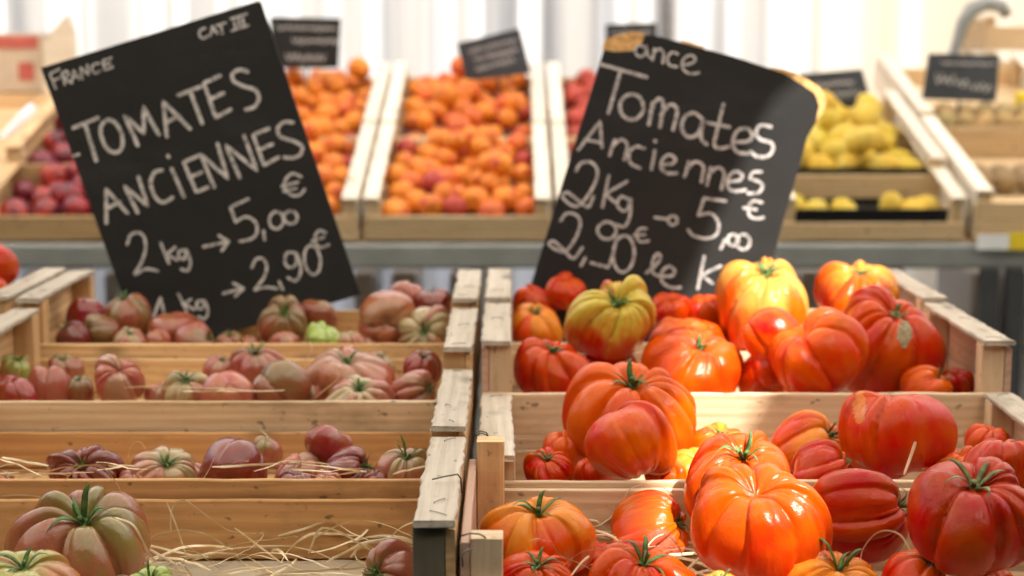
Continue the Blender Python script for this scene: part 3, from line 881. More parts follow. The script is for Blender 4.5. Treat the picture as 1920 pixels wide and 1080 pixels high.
# --- left column, second crate
tp(160, 892, 152, 1.72, 'wine', 'brown pumpkin ribbed tomato with straw looped over it', ax=(.05, .68, .7), flat=.66, n=11, g=.36, cs=.45, seed=2425, cav=.3, dry=True)
tp(306, 896, 140, 1.74, 'pale', 'pale yellow green tomato with spiky green stem in the second crate', ax=(.3, .45, .8), flat=.72, n=8, g=.22, cs=.9)
tp(372, 892, 62, 1.76, 'rose', 'small pink tomato wedged between green and dark red ones', ax=(.2, .4, .8), flat=.8, n=6, g=.15, cal=0)
tp(442, 880, 136, 1.72, 'wine', 'glossy dark red smooth tomato, the biggest of the second crate', ax=(.3, -.5, .5), flat=.86, n=4, g=.14, cal=0, pleat=1, seed=2627)
tp(498, 848, 68, 1.86, 'olive', 'small olive green tomato behind the glossy dark red one', ax=(.2, .1, 1), flat=.85, n=7, g=.12, cal=0)
tp(560, 897, 112, 1.77, 'rose', 'salmon pink tomato right of the glossy dark red one', ax=(.1, .1, 1), flat=.82, n=4, g=.2, cal=0)
tp(553, 912, 88, 1.68, 'wine', 'low dark purple tomato in front of the salmon pink one', ax=(0, .1, 1), flat=.75, n=6, g=.15, cal=0)
tp(616, 836, 94, 1.80, 'mag', 'upper of two glossy crimson tomatoes stacked together', ax=(.4, -.3, .6), flat=.8, n=4, g=.15, cal=0, pleat=2)
tp(650, 882, 98, 1.75, 'wine', 'lower of two glossy crimson tomatoes, leafy stem on its side', ax=(.88, .3, .3), flat=.95, n=5, g=.2, cs=1.1)
tp(757, 886, 116, 1.74, 'pale', 'pinkish green tomato with tall green stem next to the divider', ax=(.1, .25, 1), flat=.76, n=9, g=.22, cs=1.1)
tp(2, 902, 50, 1.72, 'pink', 'pink tomato cut off by the edge in the second crate', cal=0)
# --- left column, third crate
tp(25, 742, 104, 2.00, 'mag', 'crimson pink tomato at the edge on the third crate rim', ax=(-.2, .2, 1), flat=.7, n=4, g=.2, cal=0, hi=False)
tp(92, 728, 94, 2.05, 'pink', 'broad dusky pink tomato beside the crimson one at the edge', ax=(.1, -.2, 1), flat=.9, n=4, g=.18, cal=0, hi=False)
tp(28, 692, 76, 2.14, 'green', 'yellowish green tomato by the crate side in the third crate', ax=(.3, .3, 1), flat=.7, n=8, g=.2, cal=1, cs=.9, hi=False)
tp(152, 735, 62, 2.05, 'brown', 'narrow brown green tomato between two dusky pink ones', ax=(0, .2, 1), flat=.95, n=5, g=.15, cal=1, cs=.9, hi=False)
tp(226, 716, 114, 2.02, 'rose', 'tall salmon tomato with a knobbly top on the third rim', ax=(.25, .55, .6), flat=.95, n=6, g=.36, cal=0, hi=False)
tp(346, 737, 96, 2.03, 'pale', 'pale tomato with lime green shoulders and long sepals', ax=(.1, .5, .8), flat=.8, n=7, g=.26, cs=1.3, hi=False)
tp(412, 695, 84, 2.15, 'rose', 'rosy tomato at the back of the third crate, left of the long stem', ax=(.2, .2, 1), flat=.72, n=8, g=.2, cal=1, cs=.9, hi=False)
tp(480, 688, 108, 2.14, 'pink', 'dusky ribbed tomato with upright stem at the back of the third crate', ax=(0, .25, 1), flat=.68, n=9, g=.26, cs=.9, hi=False)
tp(432, 738, 112, 2.0, 'rose', 'pink double lobed tomato at the front of the third crate', ax=(0, -.5, -.4), flat=.85, n=4, g=.42, cal=0, hi=False, pleat=1)
tp(526, 727, 108, 2.01, 'brown', 'smooth brown tomato with a green shoulder on the third rim', ax=(-.7, .2, .6), flat=.9, n=4, g=.1, cal=0, hi=False, pleat=1)
tp(655, 712, 178, 2.08, 'rose', 'widest pink tomato of the third crate with dark green stem', ax=(0, .3, 1), flat=.62, n=9, g=.24, cs=.6, hi=False, seed=3031)
tp(676, 752, 142, 1.985, 'pale', 'whitish pink flat tomato with green stem on the third rim', ax=(0, .38, 1), flat=.60, n=11, g=.28, cs=.7, hi=False)
tp(778, 738, 96, 2.02, 'rose', 'pink tomato with bushy stem by the divider on the third rim', ax=(.75, .45, .3), flat=.85, n=7, g=.2, cs=1.0, hi=False)
tp(792, 694, 88, 2.12, 'mag', 'magenta tomato at the back corner by the divider', ax=(.2, .3, 1), flat=.8, n=6, g=.26, cal=1, cs=.9, hi=False)
tp(705, 690, 80, 2.17, 'pale', 'pale pink tomato behind the widest pink one', ax=(.3, .2, 1), flat=.72, n=8, g=.2, cal=1, cs=.9, hi=False)
# --- left column, rear crate
tp(164, 594, 84, 2.40, 'mag', 'rosy red round tomato in the dark corner of the rear crate', ax=(.1, -.2, 1), flat=.85, n=4, g=.12, cal=0, hi=False)
tp(190, 622, 78, 2.31, 'brown', 'brown tomato with a yellow flank in the rear crate corner', ax=(-.7, .5, .4), flat=.85, n=6, g=.24, cal=0, hi=False)
tp(136, 636, 74, 2.29, 'wine', 'purple tomato with green stem touching the rear crate post', ax=(-.5, .3, .8), flat=.8, n=5, g=.2, cs=1.2, hi=False)
tp(238, 598, 104, 2.37, 'brown', 'brown ribbed tomato with green stem beside the black sign corner', ax=(-.2, .2, 1), flat=.9, n=8, g=.22, cs=.8, hi=False)
tp(326, 616, 114, 2.34, 'pink', 'long dusky pink tomato leaning on the black sign', ax=(.1, -.2, 1), flat=.56, n=4, g=.15, cal=0, hi=False)
tp(366, 634, 82, 2.29, 'pink', 'pink tomato with an olive tip below the chalked sign', ax=(.9, .3, .2), flat=.9, n=5, g=.2, cs=.9, hi=False)
tp(244, 642, 66, 2.29, 'pale', 'small pale tomato peeping over the rear rim under the brown ribbed one', ax=(.1, .3, 1), flat=.7, n=8, g=.2, cs=.8, hi=False)
tp(296, 640, 60, 2.30, 'rose', 'small pinkish tomato peeping over the rear rim below the long one', ax=(0, .2, 1), flat=.75, n=6, g=.2, cal=0, hi=False)
tp(530, 606, 104, 2.32, 'brown', 'brown streaked tomato standing in front of the sign bottom edge', ax=(.1, .6, .5), flat=.92, n=8, g=.2, cal=1, cs=.9, hi=False)
tp(596, 592, 76, 2.36, 'brown', 'smooth reddish brown tomato behind the lime green one', ax=(.2, -.2, 1), flat=.88, n=4, g=.1, cal=0, hi=False, pleat=1)
tp(606, 634, 84, 2.28, 'lime', 'lime green tomato on the rear rim', ax=(.2, .1, 1), flat=.6, n=8, g=.2, cal=0, hi=False)
tp(532, 645, 66, 2.275, 'rose', 'pink tomato low in front of the brown streaked one', cal=0, hi=False)
tp(655, 645, 70, 2.28, 'pale', 'greyish pink tomato low right of the lime green one', cal=0, hi=False)
tp(722, 600, 130, 2.32, 'tan', 'double lobed red and tan tomato, biggest of the rear crate', ax=(.0, .85, -.1), flat=.9, n=3, g=.34, cal=0, hi=False, pleat=1)
tp(762, 552, 70, 2.42, 'pink', 'dusky brown tomato piled at the top of the rear crate', ax=(.3, 0, 1), flat=.75, n=5, g=.2, cal=0, hi=False)
tp(812, 572, 82, 2.40, 'wine', 'purple brown tomato with small green stem near the rear divider', ax=(-.2, .1, 1), flat=.75, n=6, g=.2, cs=.8, hi=False)
tp(800, 628, 110, 2.29, 'pale', 'whitish green tomato with stem facing out by the rear divider', ax=(0, .75, .3), flat=.72, n=9, g=.28, cs=.7, hi=False)
tp(772, 600, 80, 2.40, 'pink', 'dusky pink tomato under the piled brown one', cal=1, cs=.9, hi=False)
# --- corky scars and blemishes that single tomatoes carry in their skin
M_CORK = simple_mat('corky_scar', (0.26, 0.20, 0.11), 0.85, noise_amt=0.5, scale=14, bump=0.8)
M_SCUFF = simple_mat('scuffed_skin', (0.56, 0.085, 0.035), 0.75, noise_amt=0.25, scale=18, bump=0.4)
M_STREAK = simple_mat('yellow_skin_streak', (0.60, 0.17, 0.018), 0.28, noise_amt=0.2, scale=5)


def blemish(o, name, px, py, rx, ry, mat, lift=0.006, seed=1):
    rng = random.Random(seed)
    M = Matrix.Translation(o.location) @ o.rotation_quaternion.to_matrix().to_4x4() @ Matrix.Diagonal((*o.scale, 1))
    Rm = o.rotation_quaternion.to_matrix()
    cw = Vector((0, 0, CAMZ)); V, F, idx = [], [], {}
    me = o.data
    for pl in me.polygons:
        c = M @ pl.center
        if (Rm @ pl.normal).dot(cw - c) <= 0: continue
        x, y = topx(c)
        if ((x - px) / rx) ** 2 + ((y - py) / ry) ** 2 > rng.uniform(.7, 1.15): continue
        f = []
        for v in pl.vertices:
            if v not in idx:
                idx[v] = len(V); V.append(me.vertices[v].co + me.vertices[v].normal * lift)
            f.append(idx[v])
        F.append(f)
    if F: link(name, mesh_from(name, V, F, True), mat, o)


def tom(text):
    return next(o for o in bpy.data.objects if o.name.startswith('tomato') and text in o.get('label', ''))


blemish(tom('corky brown scar'), 'corky_scar', 1696, 626, 13, 26, M_CORK, seed=2)
blemish(tom('pale scuffed patch'), 'scuffed_patch', 1238, 1022, 34, 30, M_SCUFF, .003, seed=3)
blemish(tom('one yellow streak'), 'yellow_streak', 1612, 765, 12, 34, M_STREAK, .003, seed=4)
blemish(tom('large glossy sunlit orange'), 'blossom_scar', 1409, 926, 9, 6, M_CORK, .004, seed=5)
# --- smaller ones filling the gaps of the purple rows
tp(432, 645, 62, 2.30, 'olive', 'greenish tomato low on the rear rim just under the sign corner', cal=1, cs=1.0, hi=False)
tp(470, 648, 52, 2.31, 'rose', 'small pink tomato low on the rear rim left of the brown streaked one', cal=0, hi=False)
tp(690, 646, 62, 2.30, 'pink', 'small dusky tomato low under the double lobed one', cal=0, hi=False)
tp(298, 742, 66, 2.04, 'rose', 'small pink tomato low between the tall salmon one and the long sepals', cal=0, hi=False)
tp(588, 738, 62, 2.05, 'pink', 'small dusky pink tomato low between brown and widest pink ones', cal=0, hi=False)
tp(738, 748, 60, 2.02, 'wine', 'small purple tomato low beside the whitish flat one', cal=0, hi=False)
tp(122, 692, 70, 2.16, 'olive', 'olive tomato at the back behind the dusky pink ones', cal=1, cs=.9, hi=False)
tp(252, 905, 64, 1.72, 'pink', 'dusky tomato low between the pumpkin ribbed and the pale green ones', cal=0)
tp(612, 908, 66, 1.71, 'rose', 'small pink tomato low beneath the crimson pair', cal=0)
tp(702, 905, 60, 1.72, 'wine', 'small purple tomato low left of the pinkish green one', cal=0)
# --- edge column
tr(-16, 500, 100, 2.42, 'red', 'round glossy red tomato at the very edge, highest there', ax=(0, .2, 1), flat=.9, n=5, g=.1, cal=0, hi=False)
tr(-8, 545, 50, 2.33, 'red', 'small red tomato at the very edge, below the round glossy one', ax=(0, .2, 1), flat=.9, n=5, g=.1, cal=0, hi=False)


# ------------------------------------------------------------------ straw and packing paper
def ribbon(V, F, pts, w, tw0, tw1):
    pts = [Vector(p) for p in pts]
    b = len(V); n = len(pts)
    for i, p in enumerate(pts):
        t = (pts[min(i + 1, n - 1)] - pts[max(i - 1, 0)])
        if t.length < 1e-7: t = Vector((1, 0, 0))
        t.normalize()
        s = t.cross(Vector((0, 0, 1)))
        if s.length < 1e-3: s = Vector((1, 0, 0))
        s.normalize(); u = s.cross(t)
        a = tw0 + (tw1 - tw0) * i / (n - 1)
        q = s * math.cos(a) + u * math.sin(a); r = s * -math.sin(a) + u * math.cos(a)
        ww = w * (0.55 if i in (0, n - 1) else 1)
        V += [p - q * ww, p + r * ww * 0.25, p + q * ww, p - r * ww * 0.25]
    for i in range(n - 1):
        for k in range(4):
            a = b + i * 4 + k; c = b + i * 4 + (k + 1) % 4
            F.append((a, c, c + 4, a + 4))


def straw(name, label, boxes, n, seed, lift=0.03, wmm=(0.5, 1.5), lens=(.06, .20), hand=()):
    rng = random.Random(seed)
    V, F = [], []
    for i in range(n):
        x0, x1, y0, y1, z = boxes[rng.randrange(len(boxes))]
        p = Vector((rng.uniform(x0, x1), rng.uniform(y0, y1), z + rng.uniform(0.001, lift * .5)))
        a = rng.uniform(0, 6.28); ln = rng.uniform(*lens); m = 14
        k = rng.gauss(0, 6); kk = rng.gauss(0, 32)
        arch = rng.uniform(0, lift) * rng.random()
        pts = []
        for j in range(m):
            s = j / (m - 1)
            zz = p.z + arch * math.sin(math.pi * s) + rng.gauss(0, .0004)
            pts.append(Vector((min(max(p.x, x0 - .004), x1 + .004), min(max(p.y, y0 - .004), y1 + .004), zz)))
            p = p + Vector((math.cos(a), math.sin(a) * .8, 0)) * ln / (m - 1)
            a += (k + kk * (s - .5)) * ln / (m - 1)
        tw = rng.uniform(0, 3.1)
        ribbon(V, F, pts, rng.uniform(*wmm) * 0.001, tw, tw + rng.gauss(0, 1.5))
    for (pxs, Y, w) in hand:                  # single long curls, smoothed through a few points
        P = [at(px, py, Y + (q[2] if len(q := (px, py, *rest)) > 2 else 0)) for (px, py, *rest) in pxs]
        pts = []
        for j in range(len(P) - 1):
            p0 = P[max(j - 1, 0)]; p1 = P[j]; p2 = P[j + 1]; p3 = P[min(j + 2, len(P) - 1)]
            for s in (0, .2, .4, .6, .8):
                pts.append(0.5 * ((2 * p1) + (p2 - p0) * s + (2 * p0 - 5 * p1 + 4 * p2 - p3) * s * s + (3 * p1 - p0 - 3 * p2 + p3) * s ** 3))
        pts.append(P[-1])
        ribbon(V, F, pts, w * .001, rng.uniform(0, 3), rng.uniform(0, 3))
    o = link(name, mesh_from(name, V, F), M_STRAW)
    tag(o, label, None, None, 'stuff')
    return o


zL1 = Lz[0] - CH
zR1 = Rz[0] - CH + 0.020
zL2 = Lz[1] - CH + 0.014
# crumpled packing paper in the nearest purple crate
def paper(name, label, x0, x1, y0, y1, z, seed):
    rng = np.random.default_rng(seed)
    nx, ny = 46, 22
    X, Yv = np.meshgrid(np.linspace(x0, x1, nx), np.linspace(y0, y1, ny))
    Z = np.zeros_like(X)
    for _ in range(14):
        a = rng.uniform(0, np.pi); f = rng.uniform(15, 70); ph = rng.uniform(0, 6.28)
        Z += np.abs(np.sin((X * np.cos(a) + Yv * np.sin(a)) * f + ph)) * 0.0011
    me = grid_mesh(name, np.stack([X, Yv, z + Z], -1), wrap_u=False, smooth=False)
    o = link(name, me, M_PAPER)
    tag(o, label, 'packing paper')
    return o


paper('packing_paper', 'crumpled grey packing paper under straw in the nearest purple crate', L_ - .29, L_ + .285, YF[0] + .01, YF[0] + .285, zL1 + .001, 3)
straw('straw', 'loose pale wood wool straw in the nearest purple crate',
      [(L_ - .06, L_ + .27, YF[0] + .02, YF[0] + .285, zL1 + .016), (L_ - .06, L_ + .27, YF[0] + .16, YF[0] + .285, zL1 + .016), (L_ - .29, L_ - .2, YF[0] + .2, YF[0] + .285, zL1 + .03)], 100, 11, lift=.05,
      hand=[([(320, 1000), (322, 955), (345, 938), (385, 965), (430, 995), (480, 1000)], 1.57, .8),
            ([(312, 940), (330, 985), (345, 1030), (352, 1048)], 1.56, .9),
            ([(440, 990), (500, 1035), (540, 1062), (600, 1078)], 1.53, 1.0),
            ([(215, 970), (250, 985), (275, 1030), (293, 1056)], 1.385, 1.0),
            ([(0, 930), (40, 928), (75, 932), (100, 940)], 1.57, .9),
            ([(725, 1030), (735, 1005), (760, 985), (800, 972)], 1.56, .7)])
straw('straw', 'few curls of wood wool straw in the second purple crate',
      [(L_ - .28, L_ + .27, YF[1] + .012, YF[1] + .05, Lz[1] - .058)], 16, 12, lift=.02,
      hand=[([(122, 900), (145, 878), (165, 872), (195, 880), (218, 905), (240, 950)], 1.618, .95),
            ([(60, 898), (80, 890), (110, 889), (130, 892)], 1.66, .8),
            ([(240, 858), (245, 838), (258, 828), (270, 836), (274, 850)], 1.76, .7),
            ([(380, 900), (392, 880), (403, 855)], 1.64, .7),
            ([(455, 787), (480, 800), (502, 818)], 1.84, .8)])
straw('straw', 'two thin straw strands in the third purple crate', [(L_ - .2, L_ + .2, YF[2] + .02, YF[2] + .04, Lz[2] - .06)], 4, 13, lift=.01,
      hand=[([(590, 746), (610, 730), (632, 712), (640, 695), (630, 688)], 1.93, .9), ([(555, 690), (575, 672), (585, 655), (580, 640)], 2.1, .8)])
straw('straw', 'thin straw strands among the nearest red tomatoes',
      [(R_ - .25, R_ - .05, YF[0] + .16, YF[0] + .285, zR1 + .02)], 60, 14, lift=.04,
      hand=[([(1052, 1065), (1075, 1045), (1100, 1032), (1140, 1030), (1180, 1028)], 1.40, .7),
            ([(1140, 1050), (1155, 1030), (1165, 1012)], 1.42, 1.2),
            ([(992, 1015), (1010, 1010), (1035, 1020), (1050, 1040), (1090, 1058), (1120, 1075)], 1.385, .6),
            ([(1070, 1080), (1090, 1055), (1105, 1042)], 1.38, 1.1),
            ([(1612, 1060), (1618, 1030), (1640, 1002), (1665, 995), (1690, 1005), (1708, 1035)], 1.41, .9),
            ([(1695, 890), (1706, 860), (1717, 828)], 1.53, 1.6),
            ([(1165, 950), (1180, 918), (1215, 908), (1250, 918), (1275, 950)], 1.60, .6)])


# ------------------------------------------------------------------ chalk boards
def stroke_ribbon(V, F, pts, w, z):
    """flat chalk stroke of constant width with round ends in the board plane (u,v)"""
    def arc(c, a0, r):
        b = len(V); V.append((c[0], c[1], z))
        for k in range(9):
            a = a0 + math.pi * k / 8
            V.append((c[0] + r * math.cos(a), c[1] + r * math.sin(a), z))
        for k in range(8): F.append((b, b + 1 + k, b + 2 + k))
    n = len(pts)
    if n == 1:
        arc(pts[0], 0, w); arc(pts[0], math.pi, w); return
    dirs = []
    for i in range(n):
        a = pts[max(i - 1, 0)]; b = pts[min(i + 1, n - 1)]
        d = np.array(b) - np.array(a); d = d / (np.linalg.norm(d) + 1e-9); dirs.append(d)
    b0 = len(V)
    for p, d in zip(pts, dirs):
        nrm = np.array([-d[1], d[0]]) * w
        V.append((p[0] + nrm[0], p[1] + nrm[1], z)); V.append((p[0] - nrm[0], p[1] - nrm[1], z))
    for i in range(n - 1):
        a = b0 + 2 * i
        F.append((a, a + 1, a + 3, a + 2))
    a0 = math.atan2(dirs[0][1], dirs[0][0]); arc(pts[0], a0 + math.pi / 2, w)
    a1 = math.atan2(dirs[-1][1], dirs[-1][0]); arc(pts[-1], a1 - math.pi / 2, w)


def smooth_pts(P, sharp=False):
    if sharp or len(P) < 3:
        out = []
        for a, b in zip(P[:-1], P[1:]):
            for s in np.linspace(0, 1, 8, endpoint=False): out.append((a[0] + (b[0] - a[0]) * s, a[1] + (b[1] - a[1]) * s))
        out.append(P[-1])
        return out
    P = [np.array(p, float) for p in P]
    out = []
    for j in range(len(P) - 1):
        p0 = P[max(j - 1, 0)]; p1 = P[j]; p2 = P[j + 1]; p3 = P[min(j + 2, len(P) - 1)]
        for s in np.linspace(0, 1, 7, endpoint=False):
            out.append(tuple(0.5 * ((2 * p1) + (p2 - p0) * s + (2 * p0 - 5 * p1 + 4 * p2 - p3) * s * s + (3 * p1 - p0 - 3 * p2 + p3) * s ** 3)))
    out.append(tuple(P[-1]))
    return out


def ell(cx, cy, rx, ry, tilt=0.0, a0=-90):
    out = []
    for k in range(17):
        a = R(a0 + k * 22.5); x = rx * math.cos(a); y = ry * math.sin(a)
        out.append((cx + x * math.cos(tilt) - y * math.sin(tilt), cy + x * math.sin(tilt) + y * math.cos(tilt)))
    return out


def board(name, label, origin_px, vx, vy, Y, outline, thick=0.006, mat=None, cat='sign', group=None, lean=0.0):
    """board plane facing the camera; outline in photograph pixels; local x right, local z up"""
    o0 = at(origin_px[0], origin_px[1], Y)
    sc_ = scale_at(o0)
    e = empty(name, o0, (lean, 0, 0))
    tag(e, label, cat, group)
    pts = [((p[0] - origin_px[0]) * sc_, -(p[1] - origin_px[1]) * sc_) for p in outline]
    n = len(pts)
    V = [(x, 0, z) for x, z in pts] + [(x, thick, z) for x, z in pts]
    F = [tuple(reversed(range(n))), tuple(range(n, 2 * n))] + [(i, (i + 1) % n, (i + 1) % n + n, i + n) for i in range(n)]
    me = mesh_from('panel', V, F)
    bm = bmesh.new(); bm.from_mesh(me); bmesh.ops.recalc_face_normals(bm, faces=bm.faces); bm.to_mesh(me); bm.free()
    link('panel', me, mat or M_SLATE, e)
    return e, sc_


def lettering(e, sc_, origin_px, conv, strokes, w_px, mat=M_CHALK):
    if None in strokes:                       # None parts two words: each word is a part of its own
        k = strokes.index(None)
        lettering(e, sc_, origin_px, conv, strokes[:k], w_px, mat)
        return lettering(e, sc_, origin_px, conv, strokes[k + 1:], w_px, mat)
    V, F = [], []
    for k, stq in enumerate(strokes):
        sharp = stq[0] == '/'
        P = stq[1:] if sharp else stq
        P = [conv(*p) for p in P]
        P = smooth_pts(P, sharp)
        Q = [((p[0] - origin_px[0]) * sc_, -(p[1] - origin_px[1]) * sc_) for p in P]
        stroke_ribbon(V, F, Q, w_px * .88 * sc_ / 2, -0.0006 - 0.00012 * (k % 5))
    V = [(x, z, y) for (x, y, z) in V]
    o = link('lettering', mesh_from('lettering', V, F), mat, e)
    return o


S = '/'
cl = lambda x, y: (60 + x / 1.6875, y / 1.6875)
orgL = (272, 668)
eL, sL = board('chalkboard_sign', 'large black chalk sign with capitals TOMATES ANCIENNES, tilted to the left', orgL, 0, 0, 2.44,
               [(88, 131), (290, 70), (492, 8), (497, 12), (588, 285), (677, 552), (474, 612), (272, 674), (180, 402)], 0.005, M_SLATE, lean=R(-4))
lettering(eL, sL, orgL, cl, [  # FRANCE / CAT III
    [S, (75, 240), (92, 285)], [S, (75, 240), (105, 225)], [S, (84, 262), (104, 252)],
    [S, (113, 240), (122, 272)], [(113, 240), (128, 231), (133, 243), (118, 254)], [S, (120, 254), (140, 266)],
    [S, (143, 268), (150, 228), (167, 256)], [S, (146, 252), (161, 245)],
    [S, (176, 255), (172, 220), (196, 243), (193, 212)],
    [(228, 207), (212, 212), (207, 227), (217, 238), (232, 231)],
    [S, (268, 190), (240, 200), (248, 228), (272, 218)], [S, (244, 214), (263, 206)],
    None,
    [(562, 98), (546, 105), (545, 122), (556, 130), (571, 122)], [S, (578, 122), (585, 92), (600, 115)], [S, (581, 110), (596, 105)],
    [S, (598, 90), (625, 82)], [S, (611, 88), (616, 115)],
    [S, (640, 70), (692, 54)], [S, (645, 106), (697, 90)], [S, (652, 70), (657, 100)], [S, (666, 66), (671, 97)], [S, (679, 62), (684, 94)]], 4.6)
lettering(eL, sL, orgL, cl, [  # TOMATES
    [S, (145, 408), (222, 377)], [S, (182, 395), (215, 510)],
    [(248, 386), (262, 383), (282, 398), (297, 428), (298, 462), (285, 482), (264, 483), (245, 465), (232, 430), (234, 400), (250, 385)],
    [S, (346, 462), (306, 368), (366, 425), (366, 342), (412, 428)],
    [S, (438, 434), (428, 325), (510, 410)], [S, (434, 392), (476, 370)],
    [S, (476, 306), (546, 280)], [S, (513, 294), (549, 393)],
    [S, (606, 246), (556, 268), (592, 376), (638, 350)], [S, (573, 320), (616, 300)],
    [(692, 233), (668, 227), (646, 240), (650, 263), (682, 279), (716, 290), (727, 315), (715, 341), (686, 351)]], 8.0)
lettering(eL, sL, orgL, cl, [  # ANCiENNES
    [S, (243, 705), (244, 598), (309, 674)], [S, (246, 660), (286, 640)],
    [S, (342, 672), (302, 590), (374, 652), (347, 562)],
    [(420, 540), (396, 548), (385, 580), (396, 620), (422, 641), (452, 626)],
    [S, (452, 536), (488, 622)], [(440, 495), (442, 498)],
    [S, (536, 494), (489, 515), (528, 608), (563, 594)], [S, (506, 562), (546, 546)],
    [S, (584, 592), (543, 490), (627, 566), (596, 458)],
    [S, (664, 562), (622, 462), (719, 541), (680, 433)],
    [S, (756, 410), (708, 430), (741, 525), (786, 500)], [S, (723, 477), (767, 459)],
    [(832, 391), (806, 390), (785, 410), (796, 436), (836, 450), (861, 466), (856, 490), (832, 501), (806, 500)]], 7.6)
lettering(eL, sL, orgL, cl, [  # 2 kg -> 5,00 euro
    [(856, 560), (830, 550), (808, 570), (806, 596), (826, 618), (850, 618), (868, 600)], [S, (797, 591), (846, 577)], [S, (803, 606), (840, 596)],
    None,
    [(308, 772), (318, 745), (342, 735), (362, 752), (364, 792), (350, 832), (330, 866), (342, 862), (366, 850), (402, 856)],
    [S, (413, 768), (438, 832)], [S, (458, 782), (430, 806), (464, 822)],
    [(494, 790), (472, 794), (470, 814), (488, 818), (494, 792), (506, 830), (496, 856), (477, 851)],
    None,
    [S, (548, 780), (622, 765)], [S, (597, 745), (627, 764), (606, 792)],
    None,
    [S, (690, 630), (634, 656), (650, 702)], [(650, 702), (684, 686), (712, 704), (716, 736), (697, 756), (662, 763)],
    [S, (737, 730), (741, 758)], ell(778, 697, 22, 27, .1), ell(823, 688, 21, 20, .1)], 6.2)
lettering(eL, sL, orgL, cl, [  # 1 kg -> 2,90 euro
    [S, (388, 1000), (410, 940), (421, 996)],
    [S, (467, 930), (492, 986)], [S, (507, 945), (483, 961), (515, 978)],
    [(548, 950), (527, 954), (525, 972), (543, 975), (549, 950), (559, 985), (549, 1008), (529, 1001)],
    None,
    [S, (608, 928), (671, 911)], [S, (640, 895), (673, 912), (646, 936)],
    None,
    [(700, 846), (712, 820), (735, 819), (746, 846), (735, 880), (708, 916), (724, 911), (746, 908), (777, 912)],
    [S, (785, 890), (796, 915)],
    [(838, 800), (812, 799), (803, 824), (815, 845), (838, 836), (840, 803), (853, 840), (850, 870), (835, 888), (813, 878)],
    ell(890, 822, 25, 46, -.12), [(932, 735), (912, 730), (899, 747), (901, 767), (916, 783), (942, 774)], [S, (890, 763), (926, 750)],
    None,
    [S, (145, 496), (161, 490)]], 6.0)

cr = lambda x, y: (960 + x / 1.9283, 40 + y / 1.9283)
orgR = (963, 640)
eR, sR = board('chalkboard_sign', 'large black chalk sign with rounded script Tomates Anciennes and chipped corners', orgR, 0, 0, 2.44,
               [(1130, 98), (1150, 101), (1183, 100), (1200, 88), (1206, 70), (1235, 74), (1300, 92), (1370, 110), (1440, 133), (1462, 140), (1482, 152), (1502, 164), (1522, 178), (1530, 200), (1524, 232), (1508, 260), (1496, 310), (1478, 372), (1462, 430), (1449, 482), (1400, 640), (1372, 738), (963, 640), (1010, 487)], 0.005, M_SLATE, lean=R(-4))


def torn(parent, sc_, org, outline, name='torn_edge', y0=0.0012, th=0.003):
    pts = [((p[0] - org[0]) * sc_, -(p[1] - org[1]) * sc_) for p in outline]
    n = len(pts)
    V = [(x, y0, z) for x, z in pts] + [(x, y0 + th, z) for x, z in pts]
    F = [tuple(range(n)), tuple(reversed(range(n, 2 * n)))] + [(i, i + n, (i + 1) % n + n, (i + 1) % n) for i in range(n)]
    me = mesh_from(name, V, F)
    bm = bmesh.new(); bm.from_mesh(me); bmesh.ops.recalc_face_normals(bm, faces=bm.faces); bm.to_mesh(me); bm.free()
    return tag(link(name, me, M_TORN, parent), 'torn bare brown fibre where the black face is gone')


torn(eR, sR, orgR, [(1127, 96), (1132, 78), (1150, 72), (1182, 64), (1202, 67), (1214, 73), (1206, 92), (1190, 106), (1150, 106), (1133, 103)])
torn(eR, sR, orgR, [(1438, 130), (1462, 133), (1486, 140), (1508, 152), (1530, 166), (1541, 180), (1544, 196), (1536, 214), (1526, 228), (1516, 222), (1518, 196), (1505, 176), (1480, 160), (1452, 146)])
torn(eR, sR, orgR, [(1270, 80), (1290, 84), (1318, 93), (1312, 99), (1288, 95)])
lettering(eR, sR, orgR, cr, [
    [(472, 102), (450, 96), (438, 116), (455, 136), (475, 124), (478, 96), (484, 130), (500, 142)],
    [S, (508, 108), (502, 148)], [(504, 122), (526, 108), (541, 125), (538, 158)],
    [(592, 126), (571, 120), (555, 140), (562, 165), (588, 171)],
    [(606, 166), (640, 160), (655, 145), (640, 131), (615, 141), (606, 168), (622, 190), (648, 196), (667, 191)]], 5.2)
lettering(eR, sR, orgR, cr, [
    [S, (315, 162), (480, 208)], [S, (388, 185), (346, 335)], ell(428, 314, 42, 45),
    [S, (503, 300), (490, 376)], [(495, 332), (520, 286), (541, 302), (530, 386)], [(533, 342), (566, 306), (591, 326), (577, 396)],
    [(680, 356), (650, 335), (618, 350), (608, 390), (630, 420), (665, 410), (686, 360), (676, 420), (697, 447)],
    [(756, 305), (735, 395), (725, 448), (745, 462), (775, 456)], [S, (700, 370), (778, 386)],
    [(793, 440), (845, 436), (861, 415), (840, 390), (806, 400), (791, 440), (806, 474), (842, 480)],
    [(927, 385), (890, 379), (874, 405), (890, 430), (925, 440), (936, 462), (918, 489), (880, 491), (856, 474)]], 7.6, M_CHALK2)
